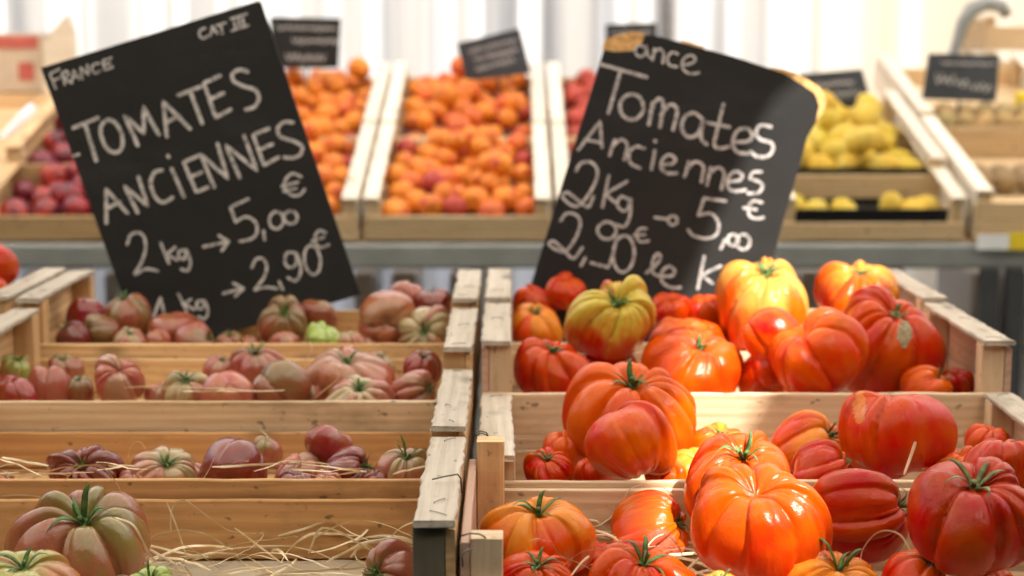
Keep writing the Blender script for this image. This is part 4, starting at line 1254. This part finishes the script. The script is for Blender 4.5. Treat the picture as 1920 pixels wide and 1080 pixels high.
lettering(eR, sR, orgR, cr, [
    [S, (238, 466), (316, 364), (322, 458)], [S, (262, 430), (320, 442)],
    [S, (368, 430), (350, 486)], [(358, 456), (390, 430), (413, 450), (403, 502)],
    [(473, 461), (442, 455), (420, 480), (426, 515), (458, 531)],
    [S, (512, 470), (500, 536)], [(512, 435), (514, 437)],
    [(538, 521), (575, 516), (586, 500), (565, 485), (541, 500), (535, 530), (556, 550), (592, 550)],
    [S, (634, 510), (620, 562)], [(628, 536), (656, 510), (686, 526), (680, 582)],
    [S, (712, 530), (700, 592)], [(708, 556), (736, 530), (761, 550), (751, 607)],
    [(775, 581), (815, 576), (826, 556), (800, 545), (776, 566), (775, 600), (800, 615), (837, 610)],
    [(893, 545), (865, 548), (855, 569), (885, 580), (899, 596), (885, 620), (848, 623)]], 6.8, M_CHALK2)
lettering(eR, sR, orgR, cr, [
    [(230, 541), (246, 516), (280, 510), (305, 535), (300, 580), (266, 640), (235, 668), (205, 660), (180, 632), (200, 620), (240, 650), (274, 671), (292, 634)],
    [S, (347, 560), (325, 671)], [S, (412, 580), (335, 625), (378, 662)],
    [(420, 646), (392, 634), (378, 664), (400, 686), (420, 670), (426, 640), (424, 702), (405, 741), (374, 735)],
    None,
    [S, (514, 710), (562, 715)], ell(578, 720, 16, 16),
    None,
    [S, (767, 650), (690, 640), (670, 702)], [(670, 702), (715, 695), (743, 730), (735, 770), (700, 785), (655, 775), (634, 754)],
    [S, (766, 790), (752, 821)], ell(795, 790, 19, 20), ell(832, 797, 24, 27),
    None,
    [(897, 655), (865, 650), (850, 675), (856, 705), (885, 713), (903, 709)], [S, (833, 674), (877, 681)]], 6.6, M_CHALK2)
lettering(eR, sR, orgR, cr, [
    [(175, 722), (196, 695), (230, 700), (246, 730), (230, 780), (195, 830), (160, 825), (132, 805), (150, 795), (185, 825), (220, 856), (252, 819)],
    [S, (264, 855), (249, 882)], ell(341, 756, 33, 31), [(374, 752), (372, 800), (362, 846), (349, 885)], [S, (285, 872), (345, 889)],
    ell(402, 840, 38, 66, .06), [(482, 750), (460, 750), (448, 770), (460, 795), (491, 794)], [S, (440, 772), (476, 771)],
    None,
    [(484, 908), (516, 884), (535, 852), (521, 840), (507, 870), (506, 905), (528, 920)],
    [(528, 920), (575, 920), (586, 900), (565, 885), (541, 905), (541, 940), (570, 960), (607, 962)],
    None,
    [S, (692, 850), (670, 966)], [S, (752, 884), (683, 916), (722, 947)]], 6.4, M_CHALK2)

# ------------------------------------------------------------------ the stall behind
YB = 3.86
TILT = R(14.8)
CWB, CDB, CHB = 0.437, 0.585, 0.105
tb = empty('market_table', (0, YB, 0))
tag(tb, 'long trestle table with grey steel rail behind the tomato stall', 'table')
zt_ = at(960, 456, YB - .02).z
def boxmesh(name, x0, x1, y0, y1, z0, z1):
    V = [(x, y, z) for x in (x0, x1) for y in (y0, y1) for z in (z0, z1)]
    return mesh_from(name, V, [(0, 1, 3, 2), (4, 6, 7, 5), (0, 4, 5, 1), (2, 3, 7, 6), (0, 2, 6, 4), (1, 5, 7, 3)])
def bevel(me, r=0.003, seg=2):
    bm = bmesh.new(); bm.from_mesh(me); bmesh.ops.bevel(bm, geom=list(bm.edges), offset=r, segments=seg, affect='EDGES', profile=.5)
    bmesh.ops.recalc_face_normals(bm, faces=bm.faces); bm.to_mesh(me); bm.free(); return me
link('front_rail', bevel(boxmesh('front_rail', -2.6, 2.6, -.04, 0.0, zt_ - .058, zt_), .008, 3), M_STEEL, tb)
link('front_rail', bevel(boxmesh('front_rail', -2.6, 2.6, 1.16, 1.20, zt_ + .22, zt_ + .27), .008, 3), M_STEEL, tb)
for x in (-1.75, -.9, -.08, .62, 1.12, 1.18, 1.9):
    link('table_leg', bevel(boxmesh('table_leg', x - .02, x + .02, -.036, .004, 0, zt_ - .06), .004), M_STEEL if x < .5 else M_DKSTEEL, tb)
    link('table_leg', bevel(boxmesh('table_leg', x - .02, x + .02, 1.162, 1.198, 0, zt_ + .22), .004), M_DKSTEEL, tb)
deck = boxmesh('sloping_deck', -2.5, 2.5, 0, 1.2, -.012, 0)
link('sloping_deck', deck, W_MID, tb, (0, 0.002, zt_ - .006), (TILT - R(.6), 0, 0))

COLX = [-1.030, -0.578, -0.128, 0.322, 0.842, 1.300]
col_words = ['plum', 'apricot', 'apricot', 'nectarine', 'lemon', 'kiwi']
mB = dict(front=W_BG, side=W_BGP, post=W_BG, cap=W_BGP, back=W_BG, floor=W_BG)


def tilt_mat(x, row, lift=0.0):
    y = YB + row * (CDB + .004) * math.cos(TILT) - lift * math.sin(TILT)
    z = zt_ + .004 + row * (CDB + .004) * math.sin(TILT) + lift
    return Vector((x, y, z)), Matrix.Translation((x, y, z)) @ Matrix.Rotation(TILT, 4, 'X')


bg_lab = {
    (0, 0): 'front crate of dark plums on the far table, left of the signs',
    (0, 1): 'rear crate of dark plums on the far table, left of the signs',
    (1, 0): 'front apricot crate partly behind the sign in capitals',
    (1, 1): 'rear apricot crate partly behind the sign in capitals',
    (2, 0): 'front apricot crate in full view between the two signs',
    (2, 1): 'rear apricot crate in full view between the two signs',
    (3, 0): 'front nectarine crate hidden behind the chipped sign',
    (3, 1): 'rear nectarine crate hidden behind the chipped sign',
    (4, 0): 'front lemon crate lined with black plastic, nearly empty',
    (4, 1): 'rear lemon crate heaped with yellow lemons',
    (5, 0): 'nearly empty pale crate with a price card, right of the lemons',
    (5, 1): 'pale crate with a row of kiwis, right of the lemons',
}
BG = {}
for ci, x in enumerate(COLX):
    for row in (0, 1):
        p, M = tilt_mat(x, row, 0.0 if row == 0 else (.03 if ci >= 4 else .004))
        if ci == 0 and row == 1:
            q = at(141, 352, YB + .24)
            p = Vector((x, q.y, q.z)); M = Matrix.Translation(p) @ Matrix.Rotation(TILT, 4, 'X')
        if ci == 4 and row == 1:              # stands on the back of the front lemon crate
            q = at(1620, 372, YB + .20)
            p = Vector((x, q.y, q.z)); M = Matrix.Translation(p) @ Matrix.Rotation(TILT, 4, 'X')
        mats = dict(mB)
        if ci == 0: mats.update(cap=W_MID, side=W_MID, front=W_MID)
        e = crate(bg_lab[(ci, row)], p, CWB, CDB, CHB if ci < 5 or row else .125, drop=(.062 if ci == 4 and row == 0 else .045) if ci < 5 or row else .03, mats=mats, group='fruit crates on the far table', rot=(TILT, 0, 0), cap_w=.037, staples=False, two=False)
        BG[(ci, row)] = M
        liner = M_BLACKPL if ci == 4 else (M_TRAY if ci < 4 else None)
        if liner:
            h = .018 if ci == 4 else .030
            link('tray_liner', boxmesh('tray_liner', -CWB / 2 + .04, CWB / 2 - .04, .012, CDB - .012, .014, h), liner, e)
            if ci == 4:
                for yy in (.010, CDB - .012):
                    link('tray_liner', boxmesh('tray_liner', -CWB / 2 + .04, CWB / 2 - .04, yy, yy + .0015, .02, .075), liner, e)


def fruit_mesh(kind, seed):
    rng = np.random.default_rng(seed)
    nth, nt = (28, 16)
    th = np.linspace(0, 2 * np.pi, nth, endpoint=False); t = np.linspace(0.03, np.pi - .03, nt)
    T, TH = np.meshgrid(t, th, indexing='ij')
    r = np.sin(T); z = np.cos(T); fac = np.ones_like(T)
    if kind == 'apricot':
        da = np.abs((TH + np.pi) % (2 * np.pi) - np.pi)
        fac -= .07 * np.exp(-(da / .28) ** 2) * np.sin(T)
        z = z * .95 - .16 * np.exp(-(r / .3) ** 2) * (z > 0)
    elif kind == 'lemon':
        z = z * 1.22; z = z + .13 * np.exp(-(r / .2) ** 2) * np.sign(z); r = r * .9
    elif kind == 'kiwi':
        z = z * 1.22
    elif kind == 'plum':
        da = np.abs((TH + np.pi) % (2 * np.pi) - np.pi)
        fac -= .05 * np.exp(-(da / .2) ** 2) * np.sin(T); z = z * 1.02 - .1 * np.exp(-(r / .25) ** 2) * (z > 0)
    ph = rng.uniform(0, 6.28, 3)
    fac += .03 * np.sin(TH + ph[0]) * np.sin(T) + .025 * np.sin(2 * TH + ph[1] + T)
    P = np.stack([r * np.cos(TH) * fac, r * np.sin(TH) * fac, z], -1)
    me = grid_mesh(kind, P)
    bm = bmesh.new(); bm.from_mesh(me); bmesh.ops.holes_fill(bm, edges=[e for e in bm.edges if e.is_boundary], sides=0)
    bmesh.ops.recalc_face_normals(bm, faces=bm.faces)
    for f in bm.faces: f.smooth = True
    bm.to_mesh(me); bm.free()
    me.materials.append({'apricot': M_APR, 'plum': M_PLUM, 'lemon': M_LEMON, 'kiwi': M_KIWI}[kind])
    return me


FM = {k: [fruit_mesh(k, 40 + i) for i in range(5)] for k in ('apricot', 'plum', 'lemon', 'kiwi')}
frng = random.Random(77)


def put_fruit(kind, name, p, r, colr, label, cat, group):
    o = link(name, frng.choice(FM[kind]), None, None, p)
    o.scale = (r, r, r)
    o.rotation_euler = (frng.uniform(0, 6.28), frng.uniform(0, 6.28), frng.uniform(0, 6.28))
    o.color = (*colr, 1)
    tag(o, label, cat, group)
    return o


def apr_col():
    k = frng.random()
    if k < .80: c = (0.78, 0.235, 0.008)
    elif k < .95: c = (0.70, 0.14, 0.010)
    else: c = (0.42, 0.035, 0.02)
    v = frng.uniform(.88, 1.08)
    return tuple(min(.95, x * v) for x in c)


def heap(ci, row, kind, name, r, label, cat, group, colf, extra=10, base=.052, x0=None, x1=None, keep=None, bulge=.02):
    M = BG[(ci, row)]
    hw = CWB / 2 - .042 - r * .9
    nx = int(2 * hw / (2 * r * .93)) + 1; ny = int((CDB - .03 - 2 * r) / (1.74 * r)) + 1
    spots = []
    for j in range(ny):
        for i in range(nx - (j % 2)):
            x = -hw + (i + .5 * (j % 2)) * (2 * hw / (nx - 1)); y = .017 + r + j * (CDB - .034 - 2 * r) / (ny - 1)
            b = bulge * (1 - (x / hw) ** 2) * math.sin(math.pi * (j + .6) / ny)
            spots.append((x + frng.gauss(0, .2) * r, y + frng.gauss(0, .2) * r, base + b + frng.gauss(0, .32) * r))
    ORD = ['first', 'second', 'third', 'fourth', 'fifth', 'sixth', 'seventh', 'eighth', 'ninth', 'tenth', 'eleventh', 'twelfth', 'thirteenth']
    ids = [(j, i) for j in range(ny) for i in range(nx - (j % 2))]
    top = frng.sample(spots, min(extra, len(spots)))
    todo = [(q, ij) for q, ij in zip(spots, ids)] + [((x + r * .7, y + r * .6, z + r * 1.25), None) for x, y, z in top if abs(x) < hw * .85 and y < CDB - .09]
    todo.sort(key=lambda t: (t[1] is None, t[0][1]))
    nth = 0
    for (x, y, z), ij in todo:
        p = M @ Vector((x, y, z))
        if keep and not keep(topx(p)): continue
        nth += ij is None
        lb = label[0] + ' on top of the heap, ' + ORD[nth - 1] + ' such from the front, ' + label[1] if ij is None else label[0] + ' in row ' + ORD[ij[0]] + ' from the front, ' + ORD[ij[1]] + ' from left, ' + label[1]
        put_fruit(kind, name, p, r * frng.uniform(.82, 1.10), colf(), lb, cat, group)


G_AP = 'apricots heaped on the far table'
heap(2, 0, 'apricot', 'apricot', .0325, ('apricot', 'front crate between signs'), 'apricot', G_AP + ', front middle crate', apr_col, 12)
heap(2, 1, 'apricot', 'apricot', .0325, ('apricot', 'rear crate between signs'), 'apricot', G_AP + ', rear middle crate', apr_col, 12)
heap(1, 0, 'apricot', 'apricot', .0325, ('apricot', 'front crate beside capitals sign'), 'apricot', G_AP + ', front crate by the sign', apr_col, 6, keep=lambda q: q[0] > 470)
heap(1, 1, 'apricot', 'apricot', .0325, ('apricot', 'rear crate beside capitals sign'), 'apricot', G_AP + ', rear crate by the sign', apr_col, 6, keep=lambda q: q[0] > 450)
nec = lambda: (0.45 * frng.uniform(.8, 1.1), .05, .03)
heap(3, 0, 'apricot', 'nectarine', .030, ('nectarine', 'front crate'), 'nectarine', 'nectarines, front crate', nec, 0, keep=lambda q: q[0] < 1230)
heap(3, 1, 'apricot', 'nectarine', .030, ('nectarine', 'rear crate'), 'nectarine', 'nectarines, rear crate', nec, 0, keep=lambda q: q[0] < 1260)
plum = lambda: frng.choice([(0.34, .018, .018), (0.20, .008, .02), (0.42, .04, .02)])
heap(0, 0, 'plum', 'plum', .036, ('plum', 'front crate'), 'plum', 'plums, front crate', plum, 3, keep=lambda q: q[0] < 230)
heap(0, 1, 'plum', 'plum', .036, ('plum', 'rear crate'), 'plum', 'plums, rear crate', plum, 3, keep=lambda q: q[0] < 230 and q[1] > 225)
lem = lambda: (0.80 * frng.uniform(.93, 1.05), 0.54 * frng.uniform(.93, 1.05), 0.04)
heap(4, 1, 'lemon', 'lemon', .037, ('lemon', 'rear crate'), 'lemon', 'lemons heaped in the rear crate', lem, 9, base=.048, keep=lambda q: q[0] > 1490, bulge=.035)
lem_lab = ['lemon cut by the sign edge in the black lined crate', 'second lemon from the chipped sign in the black lined crate', 'lone lemon in the middle of the black lined crate',
           'tall lemon, left of the three at the black lined crate end', 'low front lemon of the three at the black lined crate end', 'last lemon in the black lined crate, nearest the kiwis']
for (lx, ly), lb in zip([(-.172, .10), (-.13, .052), (-.055, .05), (.065, .09), (.108, .05), (.145, .085)], lem_lab):
    put_fruit('lemon', 'lemon', BG[(4, 0)] @ Vector((lx, ly, .050)), .034, lem(), lb, 'lemon', 'loose lemons in the black lined crate')
kl = ['first kiwi right of the lemons', 'second kiwi from the lemons', 'third kiwi from the lemons, under the price sign', 'fourth kiwi from the lemons', 'fifth kiwi from the lemons', 'sixth kiwi, at the edge']
for k in range(6):
    p = BG[(5, 1)] @ Vector((-.135 + k * .054, .06 + .012 * (k % 2), .052))
    put_fruit('kiwi', 'kiwi', p, .028, (0.60 * frng.uniform(.9, 1.1), .42, .17), kl[k], 'kiwi', 'front row of kiwis')
for k in range(6):
    p = BG[(5, 1)] @ Vector((-.12 + k * .054, .125, .064))
    put_fruit('kiwi', 'kiwi', p, .028, (0.62 * frng.uniform(.9, 1.1), .44, .20), 'kiwi in the second row, ' + ['first', 'second', 'third', 'fourth', 'fifth', 'sixth'][k] + ' from the lemons', 'kiwi', 'second row of kiwis')
for k in range(7):
    p = BG[(5, 0)] @ Vector((-.12 + (k % 4) * .056, .30 + (k // 4) * .06, .040))
    put_fruit('kiwi', 'kiwi', p, .026, (0.42, .28, .14), 'brown kiwi in the nearly empty crate, ' + ('front' if k < 4 else 'rear') + ' row, ' + ['first', 'second', 'third', 'fourth'][k % 4] + ' from the lemons', 'kiwi', 'kiwis left in the nearly empty crate')


# small signs on the far stall
def small_sign(label, pts, Y, lines, mat=M_SLATE_B, seed=1, big=None):
    ox, oy = pts[3]
    e, s = board('price_sign', label, (ox, oy), 0, 0, Y, pts, .004, mat, 'sign', 'small price signs on the far stall')
    a, b, c, d = [np.array(p, float) for p in pts]
    rng = random.Random(seed)
    stq = []
    for (v, u0, u1, amp) in lines:
        n = int((u1 - u0) * 26); P = []
        for k in range(n + 1):
            u = u0 + (u1 - u0) * k / n
            vv = v + amp * (0.7 if k % 2 else -0.7) * rng.uniform(.3, 1)
            q = a + (b - a) * u + (d - a) * vv
            P.append(tuple(q))
        stq.append(P)
    lettering(e, s, (ox, oy), lambda x, y: (x, y), stq, 2.6, M_CHALK)
    # stake that holds the sign in the fruit
    V, F = tube_geo([((c[0] - d[0]) * s * .5, .004, .05), ((c[0] - d[0]) * s * .5, .006, -.10)], .003, 8)
    link('stake', mesh_from('stake', V, F), M_DKSTEEL, e)
    return e


small_sign('square dark price sign above the apricots, half behind the capitals sign', [(508, 33), (640, 36), (634, 128), (512, 128)], 4.75, [(.2, .1, .92, .07), (.45, .3, .95, .08), (.78, .2, .75, .1)], M_SLATE, 2)
small_sign('tilted dark price sign over the apricots between the big signs', [(857, 82), (974, 54), (996, 138), (874, 152)], 4.70, [(.28, .15, .9, .07), (.52, .2, .9, .09), (.76, .2, .8, .08)], M_SLATE_B, 3)
small_sign('dark price sign mostly hidden behind the top of the chipped sign', [(1135, 47), (1230, 44), (1232, 130), (1137, 132)], 4.9, [(.2, .1, .9, .07)], M_SLATE, 4)
small_sign('bluish price sign slanting behind the lemons', [(1490, 140), (1614, 130), (1636, 198), (1500, 206)], 4.72, [(.35, .2, .85, .1), (.65, .2, .9, .1)], M_SLATE_B, 5)
small_sign('dark price sign standing over the kiwis', [(1738, 101), (1871, 104), (1868, 191), (1729, 186)], 4.50, [(.2, .2, .95, .05), (.55, .15, .4, .18), (.62, .42, .62, .18), (.72, .66, .95, .14)], M_SLATE_B, 6)

# boxes on the left end of the far stall
def carton(label, px0, px1, py0, py1, Y, depth, mat=M_CARTON, flap=False, bands=()):
    a = at(px0, py1, Y); b = at(px1, py0, Y)
    e = empty('carton', (0, 0, 0)); tag(e, label, 'box')
    link('box_body', bevel(boxmesh('box_body', a.x, b.x, Y, Y + depth, a.z, b.z), .004), mat, e)
    for (u0, u1, v0, v1, m) in bands:
        x0 = a.x + (b.x - a.x) * u0; x1 = a.x + (b.x - a.x) * u1; z0 = a.z + (b.z - a.z) * v0; z1 = a.z + (b.z - a.z) * v1
        link('printed_band', boxmesh('printed_band', x0, x1, Y - .003, Y - .001, z0, z1), m, e)
    return e
carton('kraft fruit carton with red printed squares at the upper left', -60, 78, 62, 172, 5.05, .3, bands=[(.05, .95, .74, .95, M_REDINK), (.68, .88, .2, .5, M_REDINK)])
def leaning_board(label, pts, Y, th, mat):
    o0 = pts[0]
    P = [at(x, y, Y) for x, y in pts]
    n = len(P)
    V = [tuple(p) for p in P] + [(p.x, p.y + th, p.z) for p in P]
    F = [tuple(range(n)), tuple(reversed(range(n, 2 * n)))] + [(i, i + n, (i + 1) % n + n, (i + 1) % n) for i in range(n)]
    me = mesh_from('wooden_offcut', V, F)
    bm = bmesh.new(); bm.from_mesh(me); bmesh.ops.recalc_face_normals(bm, faces=bm.faces); bm.to_mesh(me); bm.free()
    return tag(link('wooden_offcut', me, mat), label, 'wood')
leaning_board('pale pointed wooden crate end standing beside the kraft carton', [(80, 175), (84, 70), (128, 26), (140, 60), (146, 175)], 5.0, .02, W_BGP)
leaning_board('tan wooden box end below the pointed panel', [(62, 250), (62, 178), (150, 172), (150, 250)], 4.95, .25, W_BG)
leaning_board('brown wooden box side under the kraft carton', [(-40, 240), (-40, 176), (60, 176), (60, 240)], 4.97, .25, W_MID)
V, F = tube_geo([at(-30, 280, 4.7), at(10, 262, 4.7), at(40, 225, 4.72), at(62, 200, 4.75)], .018, 10, taper=[1, 1.1, 1, .8])
tag(link('paper_wrapping', mesh_from('paper_wrapping', V, F, True), M_WHITEPL), 'crumpled white paper twist hanging over the plum crates', 'paper')

# right end: stacked crates, bent arm, yellow pack, price card
for k, (py0, py1, lab) in enumerate([(62, 28, 'topmost pale crate of the stack in the upper right corner'), (128, 94, 'second pale crate of the stack in the upper right corner'), (160, 132, 'lowest pale crate of the stack behind the kiwi sign')]):
    p = at(1940, py0 + 32, 5.05)
    crate(lab, (p.x + .03, 5.05, p.z), .36, .3, .10, drop=.03, mats=dict(front=W_BG, side=W_MID, post=W_MID, cap=W_BG, back=W_MID, floor=W_MID), group='crates stacked at the corner', staples=False, two=False, cap_w=.03)
P = [at(1752, 200, 4.95), at(1772, 140, 4.95), at(1790, 95, 4.95), at(1805, 45, 4.95), at(1822, 18, 4.95), at(1850, 5, 4.95), at(1878, 12, 4.95), at(1890, 30, 4.95)]
V, F = tube_geo(P, .020, 12, taper=[.6, .6, .8, 1, 1.2, 1.2, 1, .8])
tag(link('bent_metal_arm', mesh_from('bent_metal_arm', V, F, True), M_STEEL), 'dark grey bent metal arm rising beside the corner crate stack', 'arm')
a = at(1905, 262, 4.52)
tag(link('yellow_pack', bevel(boxmesh('yellow_pack', a.x, a.x + .1, 4.52, 4.56, a.z, a.z + .13), .01), M_YELLOW), 'yellow packet at the edge beside the kiwis', 'packet')
a = at(1832, 468, YB - .06); b = at(1892, 440, YB - .06); c = at(1960, 436, YB - .06)
e = empty('price_card', (0, 0, 0)); tag(e, 'white and yellow price card clipped to the far table edge', 'card')
link('white_half', boxmesh('white_half', a.x, b.x, YB - .062, YB - .058, a.z, b.z), M_WHITEPL, e)
link('yellow_half', boxmesh('yellow_half', b.x + .001, c.x, YB - .062, YB - .058, a.z, c.z), M_YELLOW, e)

# boxes stored under the far table
for k, (px0, px1, lab) in enumerate([(45, 112, 'white plastic bin under the far table, leftmost'), (196, 232, 'narrow white bin under the far table beside the capitals sign'), (664, 700, 'narrow white bin under the far table right of the capitals sign'),
                                     (734, 782, 'white bin under the far table between the two big signs'), (842, 950, 'wide low white bin under the far table behind the centre posts'),
                                     (1500, 1640, 'pale lilac bin under the far table behind the red tomatoes'), (1822, 1876, 'white bin under the far table beyond the crate side'), (1892, 1990, 'light grey bin under the far table at the edge')]):
    Yb = 4.55
    x0 = at(px0, 600, Yb).x; x1 = at(px1, 600, Yb).x
    ztop = at(0, 512, Yb).z
    me = boxmesh('storage_bin', x0, x1, Yb, Yb + .4, .3 if k > 4 else .28, ztop)
    tag(link('storage_bin', bevel(me, .012, 2), M_WHITEPL), lab, 'bin', 'bins under the far table')
sh = empty('low_shelf', (0, 4.4, 0)); tag(sh, 'low wooden shelf under the far table carrying the bins', 'shelf')
link('shelf_board', boxmesh('shelf_board', -2.3, 2.3, .05, .75, .26, .278), W_MID, sh)
for x in (-2.2, -.7, .7, 2.2):
    for y in (.08, .7):
        link('shelf_leg', boxmesh('shelf_leg', x - .02, x + .02, y - .02, y + .02, 0, .258), W_MID, sh)

# pole and curtains
V, F = tube_geo([(0.50, 5.42, 0), (0.50, 5.42, 1.5), (0.50, 5.42, 3.1)], .022, 16)
tag(link('tent_pole', mesh_from('tent_pole', V, F, True), M_POLE), 'grey tent pole rising behind the chipped sign', 'pole')


def curtain(name, label, x0, x1, Y, z0, z1, mat, seed, amp=.03, per=.22):
    rng = np.random.default_rng(seed)
    nx = int((x1 - x0) / .012); nz = 14
    X = np.linspace(x0, x1, nx); Z = np.linspace(z0, z1, nz)
    ph = np.cumsum(rng.uniform(.6, 1.4, nx)) * (2 * np.pi * .012 / per)
    am = amp * (0.6 + .5 * np.sin(X * 2.1 + 1) + .2 * np.sin(X * 5.7))
    Yv = np.sin(ph) * am
    P = np.zeros((nz, nx, 3))
    for i, z in enumerate(Z):
        sw = 0.7 + .3 * (1 - i / (nz - 1))
        P[i, :, 0] = X; P[i, :, 1] = Y + Yv * sw + .01 * np.sin(X * 3 + z * 2); P[i, :, 2] = z
    me = grid_mesh(name, P, wrap_u=False)
    o = link(name, me, mat)
    return tag(o, label, 'curtain')


curtain('tent_curtain', 'white translucent pleated side curtain closing the far stall', -4.2, 1.12, 6.1, .04, 2.9, M_CURTAIN, 4, .035, .2)
curtain('tent_curtain', 'cream side curtain hanging behind the lemons and kiwis', 1.10, 4.4, 6.25, .04, 2.9, M_CREAM, 5, .03, .45)
V, F = tube_geo([(-4.3, 6.17, 2.92), (0, 6.17, 2.92), (4.5, 6.17, 2.92)], .02, 10)
tag(link('curtain_rail', mesh_from('curtain_rail', V, F, True), M_POLE), 'metal rail the side curtains hang from', 'rail')

# ------------------------------------------------------------------ awnings overhead (out of view): cream cloth over the tomatoes with an open seam that lets the sun in
ZA = 2.75


def up_to(p, z=ZA):
    k = (z - p.z) / SUN.z
    return Vector((p.x + SUN.x * k, p.y + SUN.y * k, z))


Ledge = [up_to(at(1262, 985, 1.40)), up_to(at(1255, 860, 1.62)), up_to(at(1262, 700, 1.98)), up_to(at(1285, 550, 2.44)), up_to(at(1378, 350, 2.44)), up_to(at(1470, 150, 2.44))]
Redge = [up_to(at(1545, 985, 1.40)), up_to(at(1500, 860, 1.62)), up_to(at(1412, 770, 1.93)), up_to(at(1520, 640, 2.05)), up_to(at(1640, 560, 2.44)), up_to(at(1700, 350, 2.44)), up_to(at(1760, 150, 2.44))]
y_s = min(Ledge[0].y, Redge[0].y) - .35
y_e = max(Ledge[-1].y, Redge[-1].y) + .25
cs_ = Vector(((Ledge[0].x + Redge[0].x) / 2, y_s, ZA)); ce_ = Vector(((Ledge[-1].x + Redge[-1].x) / 2 + .1, y_e, ZA))
X0, X1, Y0, Y1 = -4.2, 4.4, -0.45, 3.25


def strip_poly(edge, xside, name, label, mat, dz):
    pts = [Vector((cs_.x, Y0, ZA)), cs_] + edge + [ce_, Vector((ce_.x, Y1, ZA))]
    V, F = [], []
    for p in pts:
        n = 12
        for k in range(n + 1):
            u = k / n
            x = p.x + (xside - p.x) * u
            V.append((x, p.y, ZA + .35 * abs(u) * (1 if dz else 1) * u * 0 + dz))
    m = 13
    for i in range(len(pts) - 1):
        for k in range(m - 1):
            a = i * m + k
            F.append((a, a + 1, a + m + 1, a + m))
    return tag(link(name, mesh_from(name, V, F), mat), label, 'awning')


strip_poly(Ledge, X0, 'awning', 'cream cloth awning over the purple tomato rows', M_CANOPY, 0.0)
strip_poly(Redge, X1, 'awning', 'cream cloth awning over the red tomato rows', M_CANOPY, 0.0)
V = [(X0, 2.6, 2.95), (X1, 2.6, 2.95), (X1, 4.95, 2.98), (X0, 4.95, 2.98)]  # unseen roof, far edge stopped short so sun reaches the curtain
tag(link('awning', mesh_from('awning', V, [(0, 1, 2, 3)]), M_CANOPYW), 'white cloth awning over the far fruit stall', 'awning')


def shade_cloth(label, x, y0, y1, seed):  # cloth added out of view to cut light from the sides
    rng = np.random.default_rng(seed)
    ny = int((y1 - y0) / .03); Yv = np.linspace(y0, y1, ny); Zv = np.linspace(.03, 2.72, 10)
    ph = np.cumsum(rng.uniform(.5, 1.5, ny)) * .35
    P = np.zeros((10, ny, 3))
    for i, z in enumerate(Zv):
        P[i, :, 0] = x + .04 * np.sin(ph) * (1 - .4 * i / 9); P[i, :, 1] = Yv; P[i, :, 2] = z
    return tag(link('shade_cloth', grid_mesh('shade_cloth', P, wrap_u=False), M_SIDE), label, 'cloth')


M_SIDE = cloth_mat('light_blocking_tarpaulin', (0.07, 0.10, 0.07), 0.1)  # for the added sheets that hold back side and front light
shade_cloth('added dark green cloth out of view, blocking light from the left', -4.25, -4.0, 3.2, 8)
shade_cloth('added dark green cloth out of view, blocking light from the right', 4.45, -4.0, 3.2, 9)
V = [(X0, -4.3, 2.86), (X1, -4.3, 2.86), (X1, -0.35, 2.80), (X0, -0.35, 2.80)]  # sheet added out of view to cut sky light from the front
tag(link('awning', mesh_from('awning', V, [(0, 1, 2, 3)]), M_SIDE), 'added dark green sheet overhead, out of view, blocking front light', 'awning')
